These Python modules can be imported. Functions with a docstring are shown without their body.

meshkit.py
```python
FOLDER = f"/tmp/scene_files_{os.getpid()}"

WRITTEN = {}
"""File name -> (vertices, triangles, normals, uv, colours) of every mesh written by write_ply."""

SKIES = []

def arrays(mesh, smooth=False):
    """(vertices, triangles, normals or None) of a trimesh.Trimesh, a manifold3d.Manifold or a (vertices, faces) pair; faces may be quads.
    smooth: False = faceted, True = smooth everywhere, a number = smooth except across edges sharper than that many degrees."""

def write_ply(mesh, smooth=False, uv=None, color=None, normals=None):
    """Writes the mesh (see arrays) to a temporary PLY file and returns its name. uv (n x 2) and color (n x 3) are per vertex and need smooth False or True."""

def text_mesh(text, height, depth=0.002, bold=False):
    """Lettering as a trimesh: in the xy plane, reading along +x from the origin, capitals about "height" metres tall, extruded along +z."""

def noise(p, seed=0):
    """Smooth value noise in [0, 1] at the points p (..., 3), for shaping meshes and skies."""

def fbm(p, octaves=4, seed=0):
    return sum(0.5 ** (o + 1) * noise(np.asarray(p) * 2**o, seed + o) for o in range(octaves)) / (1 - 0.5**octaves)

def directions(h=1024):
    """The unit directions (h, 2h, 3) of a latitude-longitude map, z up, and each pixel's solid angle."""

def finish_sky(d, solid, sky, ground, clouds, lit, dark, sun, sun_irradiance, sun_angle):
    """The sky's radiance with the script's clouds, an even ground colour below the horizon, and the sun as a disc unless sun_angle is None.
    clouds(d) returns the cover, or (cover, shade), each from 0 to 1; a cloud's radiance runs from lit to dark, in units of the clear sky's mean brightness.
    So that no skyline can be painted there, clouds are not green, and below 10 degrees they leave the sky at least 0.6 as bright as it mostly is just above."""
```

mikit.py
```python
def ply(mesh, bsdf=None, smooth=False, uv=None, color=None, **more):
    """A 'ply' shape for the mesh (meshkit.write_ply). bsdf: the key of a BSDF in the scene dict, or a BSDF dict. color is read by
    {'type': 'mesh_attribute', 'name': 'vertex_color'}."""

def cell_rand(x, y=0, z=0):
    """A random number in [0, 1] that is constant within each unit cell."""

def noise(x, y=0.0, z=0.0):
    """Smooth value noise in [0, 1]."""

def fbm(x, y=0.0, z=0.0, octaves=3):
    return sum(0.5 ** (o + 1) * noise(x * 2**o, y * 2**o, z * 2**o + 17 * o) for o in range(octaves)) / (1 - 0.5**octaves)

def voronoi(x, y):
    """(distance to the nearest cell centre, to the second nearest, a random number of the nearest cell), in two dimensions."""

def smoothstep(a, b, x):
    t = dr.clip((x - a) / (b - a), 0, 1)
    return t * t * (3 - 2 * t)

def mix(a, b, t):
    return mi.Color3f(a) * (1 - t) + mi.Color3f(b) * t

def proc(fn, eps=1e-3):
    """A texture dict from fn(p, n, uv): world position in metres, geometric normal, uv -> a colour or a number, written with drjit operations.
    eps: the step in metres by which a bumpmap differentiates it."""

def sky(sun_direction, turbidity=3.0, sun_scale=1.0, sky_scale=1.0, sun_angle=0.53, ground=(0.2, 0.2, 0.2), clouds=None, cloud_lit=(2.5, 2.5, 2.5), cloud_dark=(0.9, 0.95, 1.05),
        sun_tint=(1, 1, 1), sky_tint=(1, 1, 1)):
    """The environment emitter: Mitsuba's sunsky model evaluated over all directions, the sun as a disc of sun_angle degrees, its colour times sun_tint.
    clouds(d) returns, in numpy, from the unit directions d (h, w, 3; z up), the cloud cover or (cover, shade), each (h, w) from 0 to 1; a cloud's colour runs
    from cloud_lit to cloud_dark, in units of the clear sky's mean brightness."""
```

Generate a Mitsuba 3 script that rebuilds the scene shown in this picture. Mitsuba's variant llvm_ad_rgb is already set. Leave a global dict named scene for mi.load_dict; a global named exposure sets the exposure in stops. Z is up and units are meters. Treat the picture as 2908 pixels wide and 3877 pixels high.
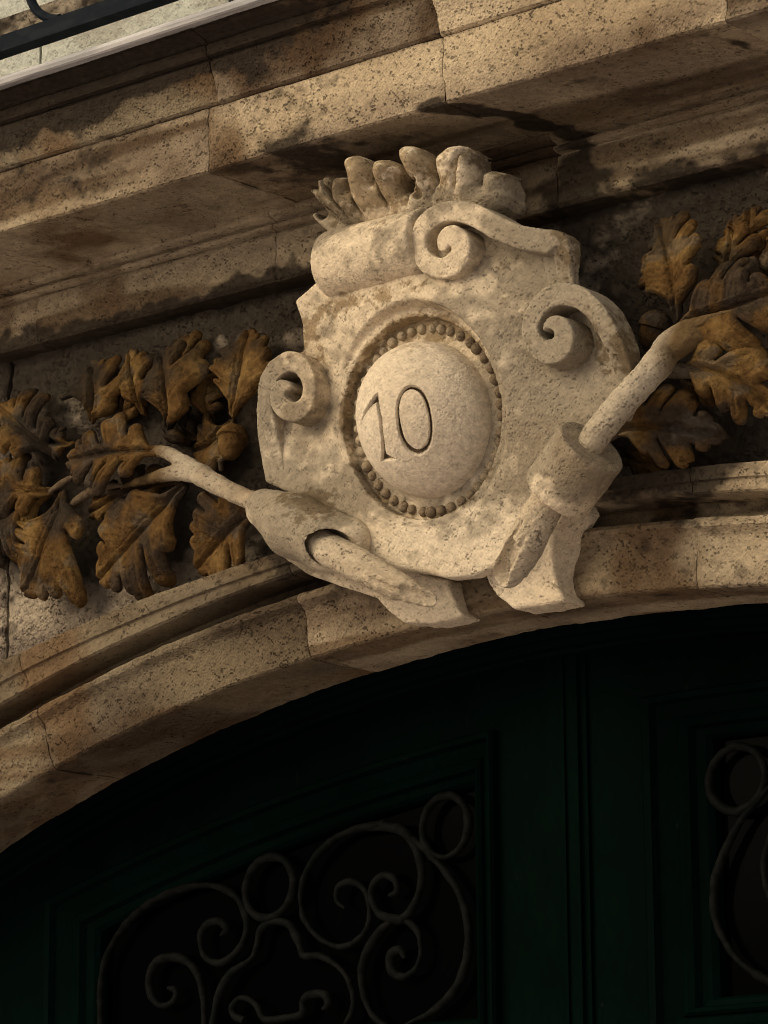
import math, random, json
import numpy as np, trimesh, shapely, shapely.affinity
from shapely.geometry import Polygon, Point, LineString
from scipy.spatial import cKDTree
import drjit as dr, mitsuba as mi, mikit, meshkit
from mikit import noise, fbm, smoothstep, mix, proc
T4 = mi.ScalarTransform4f
random.seed(7); RNG = np.random.default_rng(7)
scene, labels = {}, {}

# ------------------------------------------------------------------ camera, light, exposure
EYE = (3.74191, -4.47967, 1.61051); FWD = (-0.623651, 0.746611, 0.231582); UP = (0.154399, -0.172766, 0.972786)
scene['camera'] = {'type': 'perspective', 'fov': 12.3329, 'fov_axis': 'x', 'near_clip': 0.05, 'far_clip': 2000.0,
    'to_world': T4().look_at(origin=list(EYE), target=[EYE[i] + FWD[i] for i in range(3)], up=list(UP))}
scene['sky'] = mikit.sky((-0.42, -0.80, 0.48), turbidity=4, sun_scale=0.46, sky_scale=1.2, sun_angle=44, ground=(0.43, 0.39, 0.39),
    clouds=lambda d: 1.0, cloud_lit=(1.14, 1.08, 1.02), sun_tint=(1.0, 1.05, 1.15), sky_tint=(1.0, 0.965, 0.98))
exposure = 2.58

# ------------------------------------------------------------------ measured outlines, metres: X along the wall, Z up, d out from the wall (y = -d)
G = {
    'plate': [[0.2995, 3.3989], [0.3359, 3.3998], [0.3644, 3.398], [0.392, 3.3914], [0.422, 3.3789], [0.4544, 3.3597], [0.4862, 3.3392], [0.512, 3.3262], [0.5452, 3.3175], [0.5774, 3.3081], [0.5729, 3.2946], [0.5664, 3.2768], [0.5652, 3.2552], [0.5643, 3.2301], [0.5633, 3.2258], [0.589, 3.2174], [0.6127, 3.2041], [0.6313, 3.1859], [0.6453, 3.1661], [0.6545, 3.1437], [0.661, 3.1169], [0.6621, 3.0893], [0.6596, 3.0693], [0.6369, 3.0557], [0.6162, 3.0248], [0.59, 2.9931], [0.5365, 2.9878], [0.53, 2.9295], [0.4974, 2.8949], [0.4902, 2.8802], [0.4425, 2.8635], [0.382, 2.8325], [0.3297, 2.826], [0.3083, 2.821], [0.2618, 2.8235], [0.2491, 2.8258], [0.206, 2.8403], [0.1493, 2.8541], [0.0803, 2.8897], [0.032, 2.9197], [-0.0143, 2.967], [-0.0544, 3.008], [-0.0759, 3.0201], [-0.1085, 3.0369], [-0.112, 3.0785], [-0.1145, 3.1141], [-0.1111, 3.1575], [-0.1017, 3.1852], [-0.0863, 3.2089], [-0.0637, 3.2283], [-0.0352, 3.2363], [-0.0082, 3.2351], [0.0062, 3.2373], [0.0121, 3.2763], [0.0015, 3.3207], [0.0341, 3.3336], [0.0613, 3.346], [0.0668, 3.3571], [0.1046, 3.3931], [0.1666, 3.4035], [0.2194, 3.407]],
    'flap_r': [[0.4268, 2.9318], [0.4902, 2.9339], [0.5003, 2.9024], [0.4766, 2.8781], [0.4584, 2.8608], [0.4443, 2.8309], [0.4398, 2.8096], [0.4429, 2.7892], [0.4532, 2.7658], [0.4013, 2.765], [0.3507, 2.7679], [0.3209, 2.7922], [0.3084, 2.8121], [0.3042, 2.8351], [0.3129, 2.8582], [0.3484, 2.8873]],
    'flap_l': [[-0.0557, 2.9699], [-0.0046, 2.9505], [0.0655, 2.9112], [0.1304, 2.8702], [0.1686, 2.8533], [0.212, 2.8372], [0.2191, 2.8122], [0.2278, 2.7857], [0.2403, 2.7727], [0.1707, 2.7708], [0.1201, 2.7776], [0.0938, 2.8011], [0.0748, 2.8238], [0.0106, 2.85], [-0.0616, 2.8805], [-0.1106, 2.9167]],
    'vol_l': [[-0.0636, 3.0235, 0.0144], [-0.0711, 3.0508, 0.0216], [-0.0717, 3.0857, 0.027], [-0.0693, 3.1144, 0.0303], [-0.0658, 3.1371, 0.0317], [-0.0585, 3.1649, 0.0331], [-0.0463, 3.1889, 0.0342], [-0.0225, 3.205, 0.0346], [0.0035, 3.2104, 0.0346], [0.0235, 3.203, 0.0331], [0.0364, 3.1872, 0.031], [0.0418, 3.1675, 0.0288], [0.0381, 3.148, 0.0288], [0.0262, 3.1328, 0.031], [0.0062, 3.127, 0.0331], [-0.0156, 3.1357, 0.0346], [-0.0266, 3.1521, 0.0339], [-0.0224, 3.1673, 0.0288], [-0.01, 3.1723, 0.0198], [0.0011, 3.1695, 0.0108]],
    'vol_r': [[0.6332, 3.0195, 0.0138], [0.6437, 3.0434, 0.0229], [0.6489, 3.0733, 0.0309], [0.6493, 3.0971, 0.0332], [0.6478, 3.1214, 0.0344], [0.6395, 3.1504, 0.0344], [0.6254, 3.1772, 0.0344], [0.6012, 3.2008, 0.0344], [0.5687, 3.214, 0.0344], [0.5413, 3.2124, 0.0355], [0.5161, 3.198, 0.0344], [0.5003, 3.1765, 0.0321], [0.5027, 3.1534, 0.0344], [0.5194, 3.1338, 0.0367], [0.5405, 3.1291, 0.039], [0.5592, 3.1378, 0.039], [0.5647, 3.1523, 0.0355], [0.5591, 3.1655, 0.0298], [0.546, 3.1723, 0.0206], [0.5348, 3.1701, 0.0115], [0.5308, 3.1656, 0.0069]],
    'rim': [[0.4191, 3.3788], [0.4446, 3.3609], [0.48, 3.3402], [0.5261, 3.3233], [0.5572, 3.3128], [0.5514, 3.2865], [0.5508, 3.2646], [0.552, 3.2342], [0.5262, 3.2338], [0.5236, 3.2618], [0.5223, 3.2984], [0.4758, 3.3128], [0.4401, 3.3312], [0.4078, 3.3517]],
    'vols': [[0.0039, 3.1665], [0.5407, 3.1585]],
    'ring': [0.2419, 3.0831, 0.1484],
    'roll': [[0.3065, 3.3544, 0.245], [0.0811, 3.3669, 0.215]],
    'dummy': [[0.0354, 3.5945]],
    'vol_t': [[0.5668, 3.2311, 0.0245], [0.5644, 3.2534, 0.0297], [0.5683, 3.2744, 0.0349], [0.5684, 3.293, 0.0377], [0.5417, 3.3017, 0.0377], [0.5056, 3.314, 0.0367], [0.4703, 3.3334, 0.0377], [0.4386, 3.3554, 0.0367], [0.4093, 3.3718, 0.0349], [0.3802, 3.3793, 0.0332], [0.3496, 3.3786, 0.0332], [0.3246, 3.3683, 0.0332], [0.3097, 3.3489, 0.0315], [0.3108, 3.3248, 0.0315], [0.3258, 3.3049, 0.0332], [0.3511, 3.2943, 0.0332], [0.3764, 3.2963, 0.0367], [0.3927, 3.3097, 0.0377], [0.3937, 3.3276, 0.0367], [0.3813, 3.3399, 0.0322], [0.3668, 3.3387, 0.028], [0.3619, 3.3299, 0.0245]],
    'crest': [[0.1118, 3.4334, 0.22, 0.0102, 3.5171, 0.2, 0.014], [0.1274, 3.4318, 0.225, 0.0601, 3.5207, 0.215, 0.017], [0.1585, 3.4257, 0.235, 0.1155, 3.4986, 0.235, 0.022], [0.1926, 3.4171, 0.24, 0.1738, 3.5105, 0.25, 0.026], [0.2381, 3.4138, 0.25, 0.2099, 3.4592, 0.26, 0.026], [0.2603, 3.4179, 0.25, 0.2504, 3.4807, 0.275, 0.021], [0.2749, 3.4147, 0.25, 0.312, 3.4879, 0.285, 0.021], [0.2614, 3.433, 0.26, 0.3217, 3.4294, 0.28, 0.022], [0.3041, 3.4142, 0.25, 0.325, 3.4755, 0.27, 0.02], [0.3215, 3.4159, 0.24, 0.3296, 3.4793, 0.24, 0.022], [0.3508, 3.4112, 0.245, 0.3758, 3.4869, 0.25, 0.025], [0.3651, 3.4051, 0.245, 0.38, 3.4649, 0.24, 0.022], [0.3682, 3.4027, 0.24, 0.3919, 3.4611, 0.21, 0.022], [0.3674, 3.4025, 0.23, 0.3871, 3.4351, 0.2, 0.02], [0.1416, 3.4342, 0.215, 0.3627, 3.4102, 0.215, 0.03]],
    'crest_outline': [[0.049, 3.4995], [0.0702, 3.4948], [0.0836, 3.4872], [0.0817, 3.5059], [0.0971, 3.5085], [0.1122, 3.493], [0.1152, 3.4787], [0.1206, 3.4911], [0.1256, 3.4991], [0.1464, 3.4959], [0.1558, 3.4863], [0.1545, 3.4715], [0.1599, 3.4854], [0.1578, 3.507], [0.1692, 3.518], [0.188, 3.5182], [0.2065, 3.5035], [0.2131, 3.49], [0.2099, 3.4682], [0.2176, 3.486], [0.2325, 3.4991], [0.2547, 3.4946], [0.273, 3.4795], [0.2721, 3.4722], [0.2618, 3.4671], [0.2587, 3.4544], [0.2652, 3.4425], [0.2799, 3.4437], [0.2826, 3.4609], [0.2802, 3.4734], [0.2731, 3.4929], [0.277, 3.5099], [0.2917, 3.5119], [0.3135, 3.5015], [0.3271, 3.4821], [0.3295, 3.4504], [0.3343, 3.4804], [0.3417, 3.4891], [0.3678, 3.4964], [0.3893, 3.4944], [0.4016, 3.4813], [0.405, 3.4511], [0.4026, 3.4326], [0.41, 3.4494], [0.4243, 3.4526], [0.4506, 3.4423], [0.4449, 3.4188], [0.45, 3.406], [0.4373, 3.3885], [0.4053, 3.3809], [0.348, 3.3787], [0.246, 3.371], [0.172, 3.3987], [0.1307, 3.415], [0.1157, 3.4258], [0.0891, 3.4496], [0.0701, 3.475]],
    'crest_hole': [[0.2933, 3.4522], [0.2924, 3.4361]],
    'sleeve_r': [[0.6018, 2.9694, 0.222], [0.5226, 2.9084, 0.208]],
    'sleeve_l': [[-0.1202, 2.9953, 0.165], [-0.0451, 2.9532, 0.175], [0.0318, 2.9138, 0.18], [0.0686, 2.9099, 0.17]],
    'stub_r': [[0.5863, 2.9539, 0.222], [0.5126, 2.8889, 0.224], [0.4799, 2.8428, 0.228], [0.4321, 2.7974, 0.216]],
    'stub_l': [[-0.0567, 2.952, 0.175], [0.0328, 2.9016, 0.19], [0.1119, 2.8582, 0.195], [0.1811, 2.8171, 0.19], [0.241, 2.7866, 0.175]],
    'stem_r': [[0.5863, 2.9539, 0.222], [0.6138, 2.9869, 0.222], [0.6657, 3.0386, 0.212], [0.7029, 3.0875, 0.185], [0.7099, 3.1127, 0.17]],
    'stem_l': [[-0.0567, 2.952, 0.175], [-0.1306, 3.0041, 0.165], [-0.2175, 3.0438, 0.145], [-0.2989, 3.0875, 0.125], [-0.3619, 3.1249, 0.11]],
    'twigs': [[-0.3581, 3.1228, 0.11], [-0.3905, 3.1444, 0.108], [-0.4326, 3.1605, 0.1], [-0.5013, 3.1763, 0.085], [-0.6019, 3.193, 0.075], [-0.3073, 3.0912, 0.12], [-0.3807, 3.1109, 0.11], [-0.4648, 3.1171, 0.09], [-0.5406, 3.1169, 0.08], [-0.5279, 3.1168, 0.085], [-0.5929, 3.1264, 0.075], [-0.6714, 3.1154, 0.06], [-0.7132, 3.0883, 0.05], [-0.6623, 3.1622, 0.07], [-0.7126, 3.1546, 0.06], [-0.7673, 3.1415, 0.05], [0.7023, 3.1199, 0.165], [0.7291, 3.141, 0.16], [0.7638, 3.1507, 0.155], [0.817, 3.1584, 0.15], [0.7061, 3.1083, 0.165], [0.7362, 3.1206, 0.165], [0.7603, 3.1293, 0.145], [0.7786, 3.1321, 0.12], [0.6929, 3.0918, 0.165], [0.7166, 3.0844, 0.145], [0.7488, 3.0799, 0.125], [0.7692, 3.0787, 0.1], [0.5845, 2.9855, 0.2], [0.6, 2.9885, 0.18], [0.6036, 3.0018, 0.155]],
    'sliver': [[0.5114, 2.8783, 0.205], [0.4765, 2.8363, 0.198], [0.4405, 2.7987, 0.188]],
    'leaves_l': {"A": [-0.7484, 3.2219, 0.05, -0.7899, 3.2632, 0.075, -0.8736, 3.3264, 0.06, 0.0436], "B": [-0.6555, 3.2676, 0.04, -0.6304, 3.3097, 0.06, -0.6591, 3.3701, 0.04, 0.0429], "C": [-0.5355, 3.2632, 0.03, -0.5414, 3.3144, 0.045, -0.5637, 3.3757, 0.035, 0.0386], "D": [-0.4516, 3.218, 0.05, -0.4267, 3.2705, 0.085, -0.4513, 3.341, 0.07, 0.0579], "E": [-0.4186, 3.2716, 0.03, -0.4165, 3.3178, 0.045, -0.4496, 3.3807, 0.035, 0.0374], "F": [-0.2973, 3.2139, 0.05, -0.2634, 3.2716, 0.075, -0.2593, 3.347, 0.055, 0.058], "F2": [-0.3685, 3.2219, 0.03, -0.3663, 3.2532, 0.045, -0.3632, 3.2994, 0.03, 0.0273], "G": [-0.4211, 3.1567, 0.1, -0.5152, 3.1698, 0.115, -0.665, 3.1853, 0.09, 0.0476], "H": [-0.7428, 3.1465, 0.05, -0.7967, 3.1546, 0.07, -0.9314, 3.1984, 0.05, 0.0437], "I": [-0.7061, 3.1328, 0.06, -0.7179, 3.0506, 0.085, -0.7946, 2.9748, 0.06, 0.0706], "J": [-0.3897, 3.0922, 0.08, -0.4754, 3.0239, 0.09, -0.6012, 2.9643, 0.06, 0.0675], "K": [-0.2035, 3.0162, 0.1, -0.2832, 2.9893, 0.085, -0.3658, 2.9497, 0.06, 0.0571], "M": [-0.7428, 3.1465, 0.05, -0.8435, 3.125, 0.06, -0.9725, 3.0732, 0.04, 0.0564], "O": [-0.4256, 3.1108, 0.05, -0.5246, 3.1136, 0.06, -0.6586, 3.0904, 0.04, 0.0326], "P": [-0.4082, 3.1959, 0.02, -0.4453, 3.2179, 0.03, -0.4775, 3.2656, 0.025, 0.0254], "Q": [-0.323, 3.2109, 0.03, -0.3402, 3.1803, 0.04, -0.4119, 3.1733, 0.02, 0.0399], "R": [-0.6006, 3.2589, 0.02, -0.5834, 3.2895, 0.03, -0.5855, 3.3277, 0.02, 0.033], "N": [-0.6955, 3.2308, 0.05, -0.719, 3.2309, 0.055, -0.7715, 3.2548, 0.04, 0.0203]},
    'leaves_r': {"A": [0.6815, 3.1854, 0.1, 0.6871, 3.2493, 0.12, 0.64, 3.3521, 0.08, 0.0497], "B": [0.7316, 3.2174, 0.06, 0.7762, 3.2685, 0.085, 0.7638, 3.3415, 0.06, 0.0328], "C": [0.7526, 3.2817, 0.05, 0.799, 3.3057, 0.07, 0.7915, 3.3546, 0.05, 0.0242], "D": [0.7162, 3.1599, 0.135, 0.8172, 3.1637, 0.15, 0.8945, 3.1837, 0.12, 0.0517], "E": [0.7089, 3.0869, 0.14, 0.7935, 3.0643, 0.13, 0.8522, 3.0016, 0.08, 0.0395], "F": [0.6007, 3.0013, 0.16, 0.6728, 3.0026, 0.135, 0.7458, 2.9881, 0.08, 0.0428], "G": [0.536, 3.0026, 0.06, 0.5771, 2.981, 0.06, 0.5965, 2.9669, 0.03, 0.0178], "J": [0.6574, 3.1002, 0.07, 0.7102, 3.0759, 0.07, 0.7374, 3.0517, 0.04, 0.0228], "H": [0.7932, 3.2462, 0.04, 0.8248, 3.2789, 0.06, 0.8043, 3.3137, 0.04, 0.0151], "I": [0.7704, 3.2582, 0.04, 0.8126, 3.268, 0.055, 0.843, 3.325, 0.05, 0.024]},
    'acorns': [[-0.5996, 3.2705, 0.05], [-0.6061, 3.2905, 0.06], [-0.288, 3.1788, 0.06], [-0.2854, 3.1355, 0.075], [0.6402, 3.1957, 0.09], [0.6236, 3.1529, 0.09], [-0.4417, 3.19, 0.05], [-0.4341, 3.2062, 0.05]],
    'acorn_stalk': [[-0.29, 3.1372, 0.07], [-0.3178, 3.1324, 0.06], [-0.327, 3.1187, 0.05]],
    'panel_arc_out': [[-0.9882, 2.445], [-0.817, 2.496], [-0.5292, 2.5569], [-0.3092, 2.5878], [-0.172, 2.6136], [-0.0423, 2.6393], [0.079, 2.6475]],
    'panel_arc_in': [[-0.8748, 2.3814], [-0.6992, 2.4302], [-0.5289, 2.4693], [-0.3096, 2.5141], [-0.1727, 2.5368], [0.0133, 2.5612]],
    'panel_l': [[-0.9882, 2.445], [-0.8748, 2.3814], [0.0132, 2.5532], [0.0799, 2.641], [0.0066, 2.1589]],
    'stile': [[0.0781, 2.5463], [0.1907, 2.5342], [0.2311, 2.5299], [0.2579, 2.527], [0.2721, 2.5255], [0.3847, 2.5134]],
    'panel_r': [[0.3893, 2.6662], [0.5062, 2.5758], [0.4922, 2.1713], [0.4322, 2.1276], [0.3225, 2.1332], [0.6293, 2.6529], [0.6266, 2.5843]],
    'dooredge': [[-1.1134, 2.4094]],
    'grille': {"a": [[-0.8687, 2.1954], [-0.8679, 2.2969], [-0.8415, 2.3544], [-0.7832, 2.4049], [-0.7019, 2.436], [-0.6102, 2.4431], [-0.5424, 2.422], [-0.5088, 2.3777], [-0.5143, 2.337], [-0.542, 2.3103], [-0.5756, 2.3004], [-0.6095, 2.3154], [-0.621, 2.3496], [-0.6041, 2.3707], [-0.5759, 2.375], [-0.5568, 2.361], [-0.5702, 2.348]], "b": [[-0.6087, 2.1791], [-0.6148, 2.2537], [-0.6377, 2.2968], [-0.6779, 2.3182], [-0.7239, 2.3158], [-0.7468, 2.2881], [-0.7406, 2.2542], [-0.7173, 2.2342], [-0.6886, 2.2381], [-0.6797, 2.2583], [-0.7004, 2.2655]], "c": [[-0.3965, 2.4284], [-0.3985, 2.4143], [-0.4042, 2.4009], [-0.4132, 2.3891], [-0.425, 2.3798], [-0.4387, 2.3735], [-0.4535, 2.3707], [-0.4683, 2.3715], [-0.4822, 2.3761], [-0.4941, 2.3839], [-0.5033, 2.3946], [-0.5091, 2.4074], [-0.5111, 2.4215], [-0.5092, 2.4357], [-0.5034, 2.4493], [-0.4942, 2.4611], [-0.4823, 2.4705], [-0.4684, 2.4768], [-0.4535, 2.4795], [-0.4387, 2.4784], [-0.4249, 2.4738], [-0.4131, 2.4658], [-0.4041, 2.4551], [-0.3984, 2.4423], [-0.3965, 2.4284]], "d": [[-0.1845, 2.513], [-0.2797, 2.5046], [-0.3443, 2.47], [-0.377, 2.4239], [-0.3771, 2.3749], [-0.3449, 2.3316], [-0.2916, 2.3072], [-0.2492, 2.3159], [-0.2227, 2.3459], [-0.2276, 2.3944], [-0.2591, 2.4174], [-0.291, 2.4122], [-0.2964, 2.3883], [-0.2785, 2.373]], "e": [[-0.2266, 2.5075], [-0.1533, 2.5002], [-0.1124, 2.4561], [-0.1048, 2.4075], [-0.1218, 2.3653], [-0.1499, 2.3438], [-0.1965, 2.3557], [-0.2171, 2.3855], [-0.2117, 2.4091], [-0.1885, 2.4231], [-0.1647, 2.4129], [-0.1597, 2.3925], [-0.1774, 2.386]], "f": [[0.0002, 2.4948], [-0.0017, 2.4813], [-0.007, 2.4686], [-0.0152, 2.4576], [-0.0258, 2.4491], [-0.0381, 2.4436], [-0.0512, 2.4415], [-0.0644, 2.443], [-0.0766, 2.448], [-0.0871, 2.4561], [-0.0951, 2.4668], [-0.1001, 2.4794], [-0.1017, 2.493], [-0.0997, 2.5067], [-0.0944, 2.5195], [-0.0861, 2.5306], [-0.0754, 2.5391], [-0.0629, 2.5446], [-0.0497, 2.5465], [-0.0365, 2.5449], [-0.0244, 2.5398], [-0.014, 2.5316], [-0.0061, 2.5208], [-0.0013, 2.5083], [0.0002, 2.4948]], "g": [[-0.195, 2.5124], [-0.1327, 2.4861], [-0.0717, 2.4363], [-0.0268, 2.3847], [-0.0046, 2.3278], [-0.0055, 2.2732], [-0.0294, 2.2204], [-0.0752, 2.1846], [-0.1468, 2.1619]], "h": [[-0.1777, 2.1561], [-0.2189, 2.1863], [-0.2394, 2.2353], [-0.2337, 2.2827], [-0.1967, 2.3277], [-0.155, 2.3442], [-0.1192, 2.3254], [-0.1083, 2.2969], [-0.1149, 2.2619], [-0.1458, 2.2445], [-0.1715, 2.2558], [-0.1743, 2.2822], [-0.1536, 2.2909], [-0.1434, 2.2759]], "i": [[-0.5919, 2.1822], [-0.5753, 2.2427], [-0.5419, 2.2815], [-0.492, 2.3065], [-0.4755, 2.3503], [-0.4425, 2.364], [-0.4043, 2.3527], [-0.3827, 2.3184], [-0.3719, 2.2973], [-0.3343, 2.2944], [-0.2918, 2.2711], [-0.2656, 2.2372], [-0.2606, 2.197], [-0.2872, 2.163]], "j": [[-0.5139, 2.1936], [-0.5361, 2.2032], [-0.5417, 2.2199], [-0.5196, 2.2348], [-0.4864, 2.2203], [-0.4644, 2.1928], [-0.4208, 2.1916], [-0.3776, 2.1968], [-0.3754, 2.2168], [-0.356, 2.2291], [-0.324, 2.2253], [-0.3166, 2.2104], [-0.3294, 2.2016]], "k": [[0.6056, 2.5103], [0.6033, 2.4968], [0.5975, 2.4844], [0.5886, 2.4736], [0.5772, 2.4654], [0.5641, 2.4603], [0.5502, 2.4585], [0.5363, 2.4603], [0.5235, 2.4656], [0.5126, 2.474], [0.5044, 2.4849], [0.4994, 2.4976], [0.498, 2.5112], [0.5003, 2.5248], [0.5062, 2.5374], [0.5152, 2.5482], [0.5268, 2.5565], [0.54, 2.5615], [0.554, 2.5631], [0.5679, 2.5612], [0.5806, 2.5557], [0.5914, 2.5473], [0.5995, 2.5364], [0.6043, 2.5238], [0.6056, 2.5103]], "l": [[0.6319, 2.5036], [0.6128, 2.4907], [0.5586, 2.4442], [0.516, 2.3813], [0.5007, 2.3306], [0.5036, 2.2858], [0.533, 2.2319], [0.5845, 2.1914], [0.6531, 2.1648]], "m": [[0.6904, 2.4382], [0.6377, 2.4288], [0.6056, 2.3951], [0.5992, 2.344], [0.6237, 2.2978], [0.6834, 2.271]]},
    'wall_joint': [[-0.9216, 3.0107], [-0.8974, 2.8679]],
    'vous': [[-0.7539, 2.7462], [-0.1257, 2.816], [0.6827, 2.8542]],
    'cor_j': [[0.3806, 3.6134], [0.9235, 3.5646], [-0.1084, 3.651]],
    'cyma_j': [[0.3805, 3.699], [-0.1023, 3.7237]],
    'fascia_j': [[-0.7832, 3.4498], [0.4166, 3.4745]],
    'rail': [[-0.5773, 3.8885], [-0.5765, 3.8561], [-0.1392, 3.8488], [-0.2041, 3.8657]],
    'rail_scroll': [[-0.5379, 3.9525], [-0.514, 3.9272], [-0.4673, 3.903], [-0.427, 3.891], [-0.3816, 3.8879], [-0.3425, 3.8974], [-0.3314, 3.9073]],
    'upwall': [[-0.9553, 4.1114], [-0.8287, 4.0933], [-0.7657, 4.04], [-0.4723, 4.0157], [-0.4666, 4.0414]],
    'one': [[0.2267, 3.1091], [0.2272, 3.0927], [0.2295, 3.0672], [0.2226, 3.0338], [0.2156, 3.0166], [0.2253, 3.0099], [0.232, 3.0068], [0.1946, 3.0099], [0.208, 3.0211], [0.2182, 3.0398], [0.2235, 3.0683], [0.2225, 3.095], [0.2097, 3.0921], [0.1937, 3.0845], [0.1753, 3.0766], [0.1857, 3.0865], [0.203, 3.0965], [0.2163, 3.1064]],
    'zero_out': [[0.2884, 3.1124], [0.3043, 3.1046], [0.3132, 3.0841], [0.3141, 3.0596], [0.3097, 3.0389], [0.3006, 3.0216], [0.2873, 3.0101], [0.2728, 3.0064], [0.2613, 3.0126], [0.2556, 3.026], [0.2551, 3.0442], [0.2582, 3.0652], [0.2629, 3.0866], [0.2694, 3.0998], [0.2771, 3.1088]],
    'zero_in': [[0.2913, 3.1052], [0.3017, 3.0976], [0.3081, 3.0817], [0.3093, 3.0599], [0.305, 3.0391], [0.2958, 3.0232], [0.2866, 3.0163], [0.2771, 3.0139], [0.2681, 3.0194], [0.263, 3.0315], [0.2632, 3.0458], [0.2647, 3.0697], [0.2682, 3.0858], [0.2738, 3.0978], [0.2814, 3.1039]],
    'curl': [[0.0551, 3.3871, 0.21], [0.05, 3.3298, 0.2], [0.0739, 3.3566, 0.22]],
    'cam': {"eye": [3.74191, -4.47967, 1.61051], "fwd": [-0.623651, 0.746611, 0.231582], "up": [0.154399, -0.172766, 0.972786], "fov": 12.3329},
}

TILT, Z0 = 0.17, 3.14                 # the shield leans forward: its plane is d = w + TILT * (z - Z0)

def put(key, mesh, bsdf, smooth=30, label=None, category=None, group=None, kind=None, **k):
    n, i = key, 0
    while n in scene: i += 1; n = f'{key}_{i:03d}'
    scene[n] = mikit.ply(mesh, bsdf, smooth=smooth, **k)
    note(n, label, category, group, kind)
    return n
def note(n, label=None, category=None, group=None, kind=None):
    e = {a: b for a, b in (('label', label), ('category', category), ('group', group), ('kind', kind)) if b}
    if e: labels[n] = {**labels.get(n, {}), **e}

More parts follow.
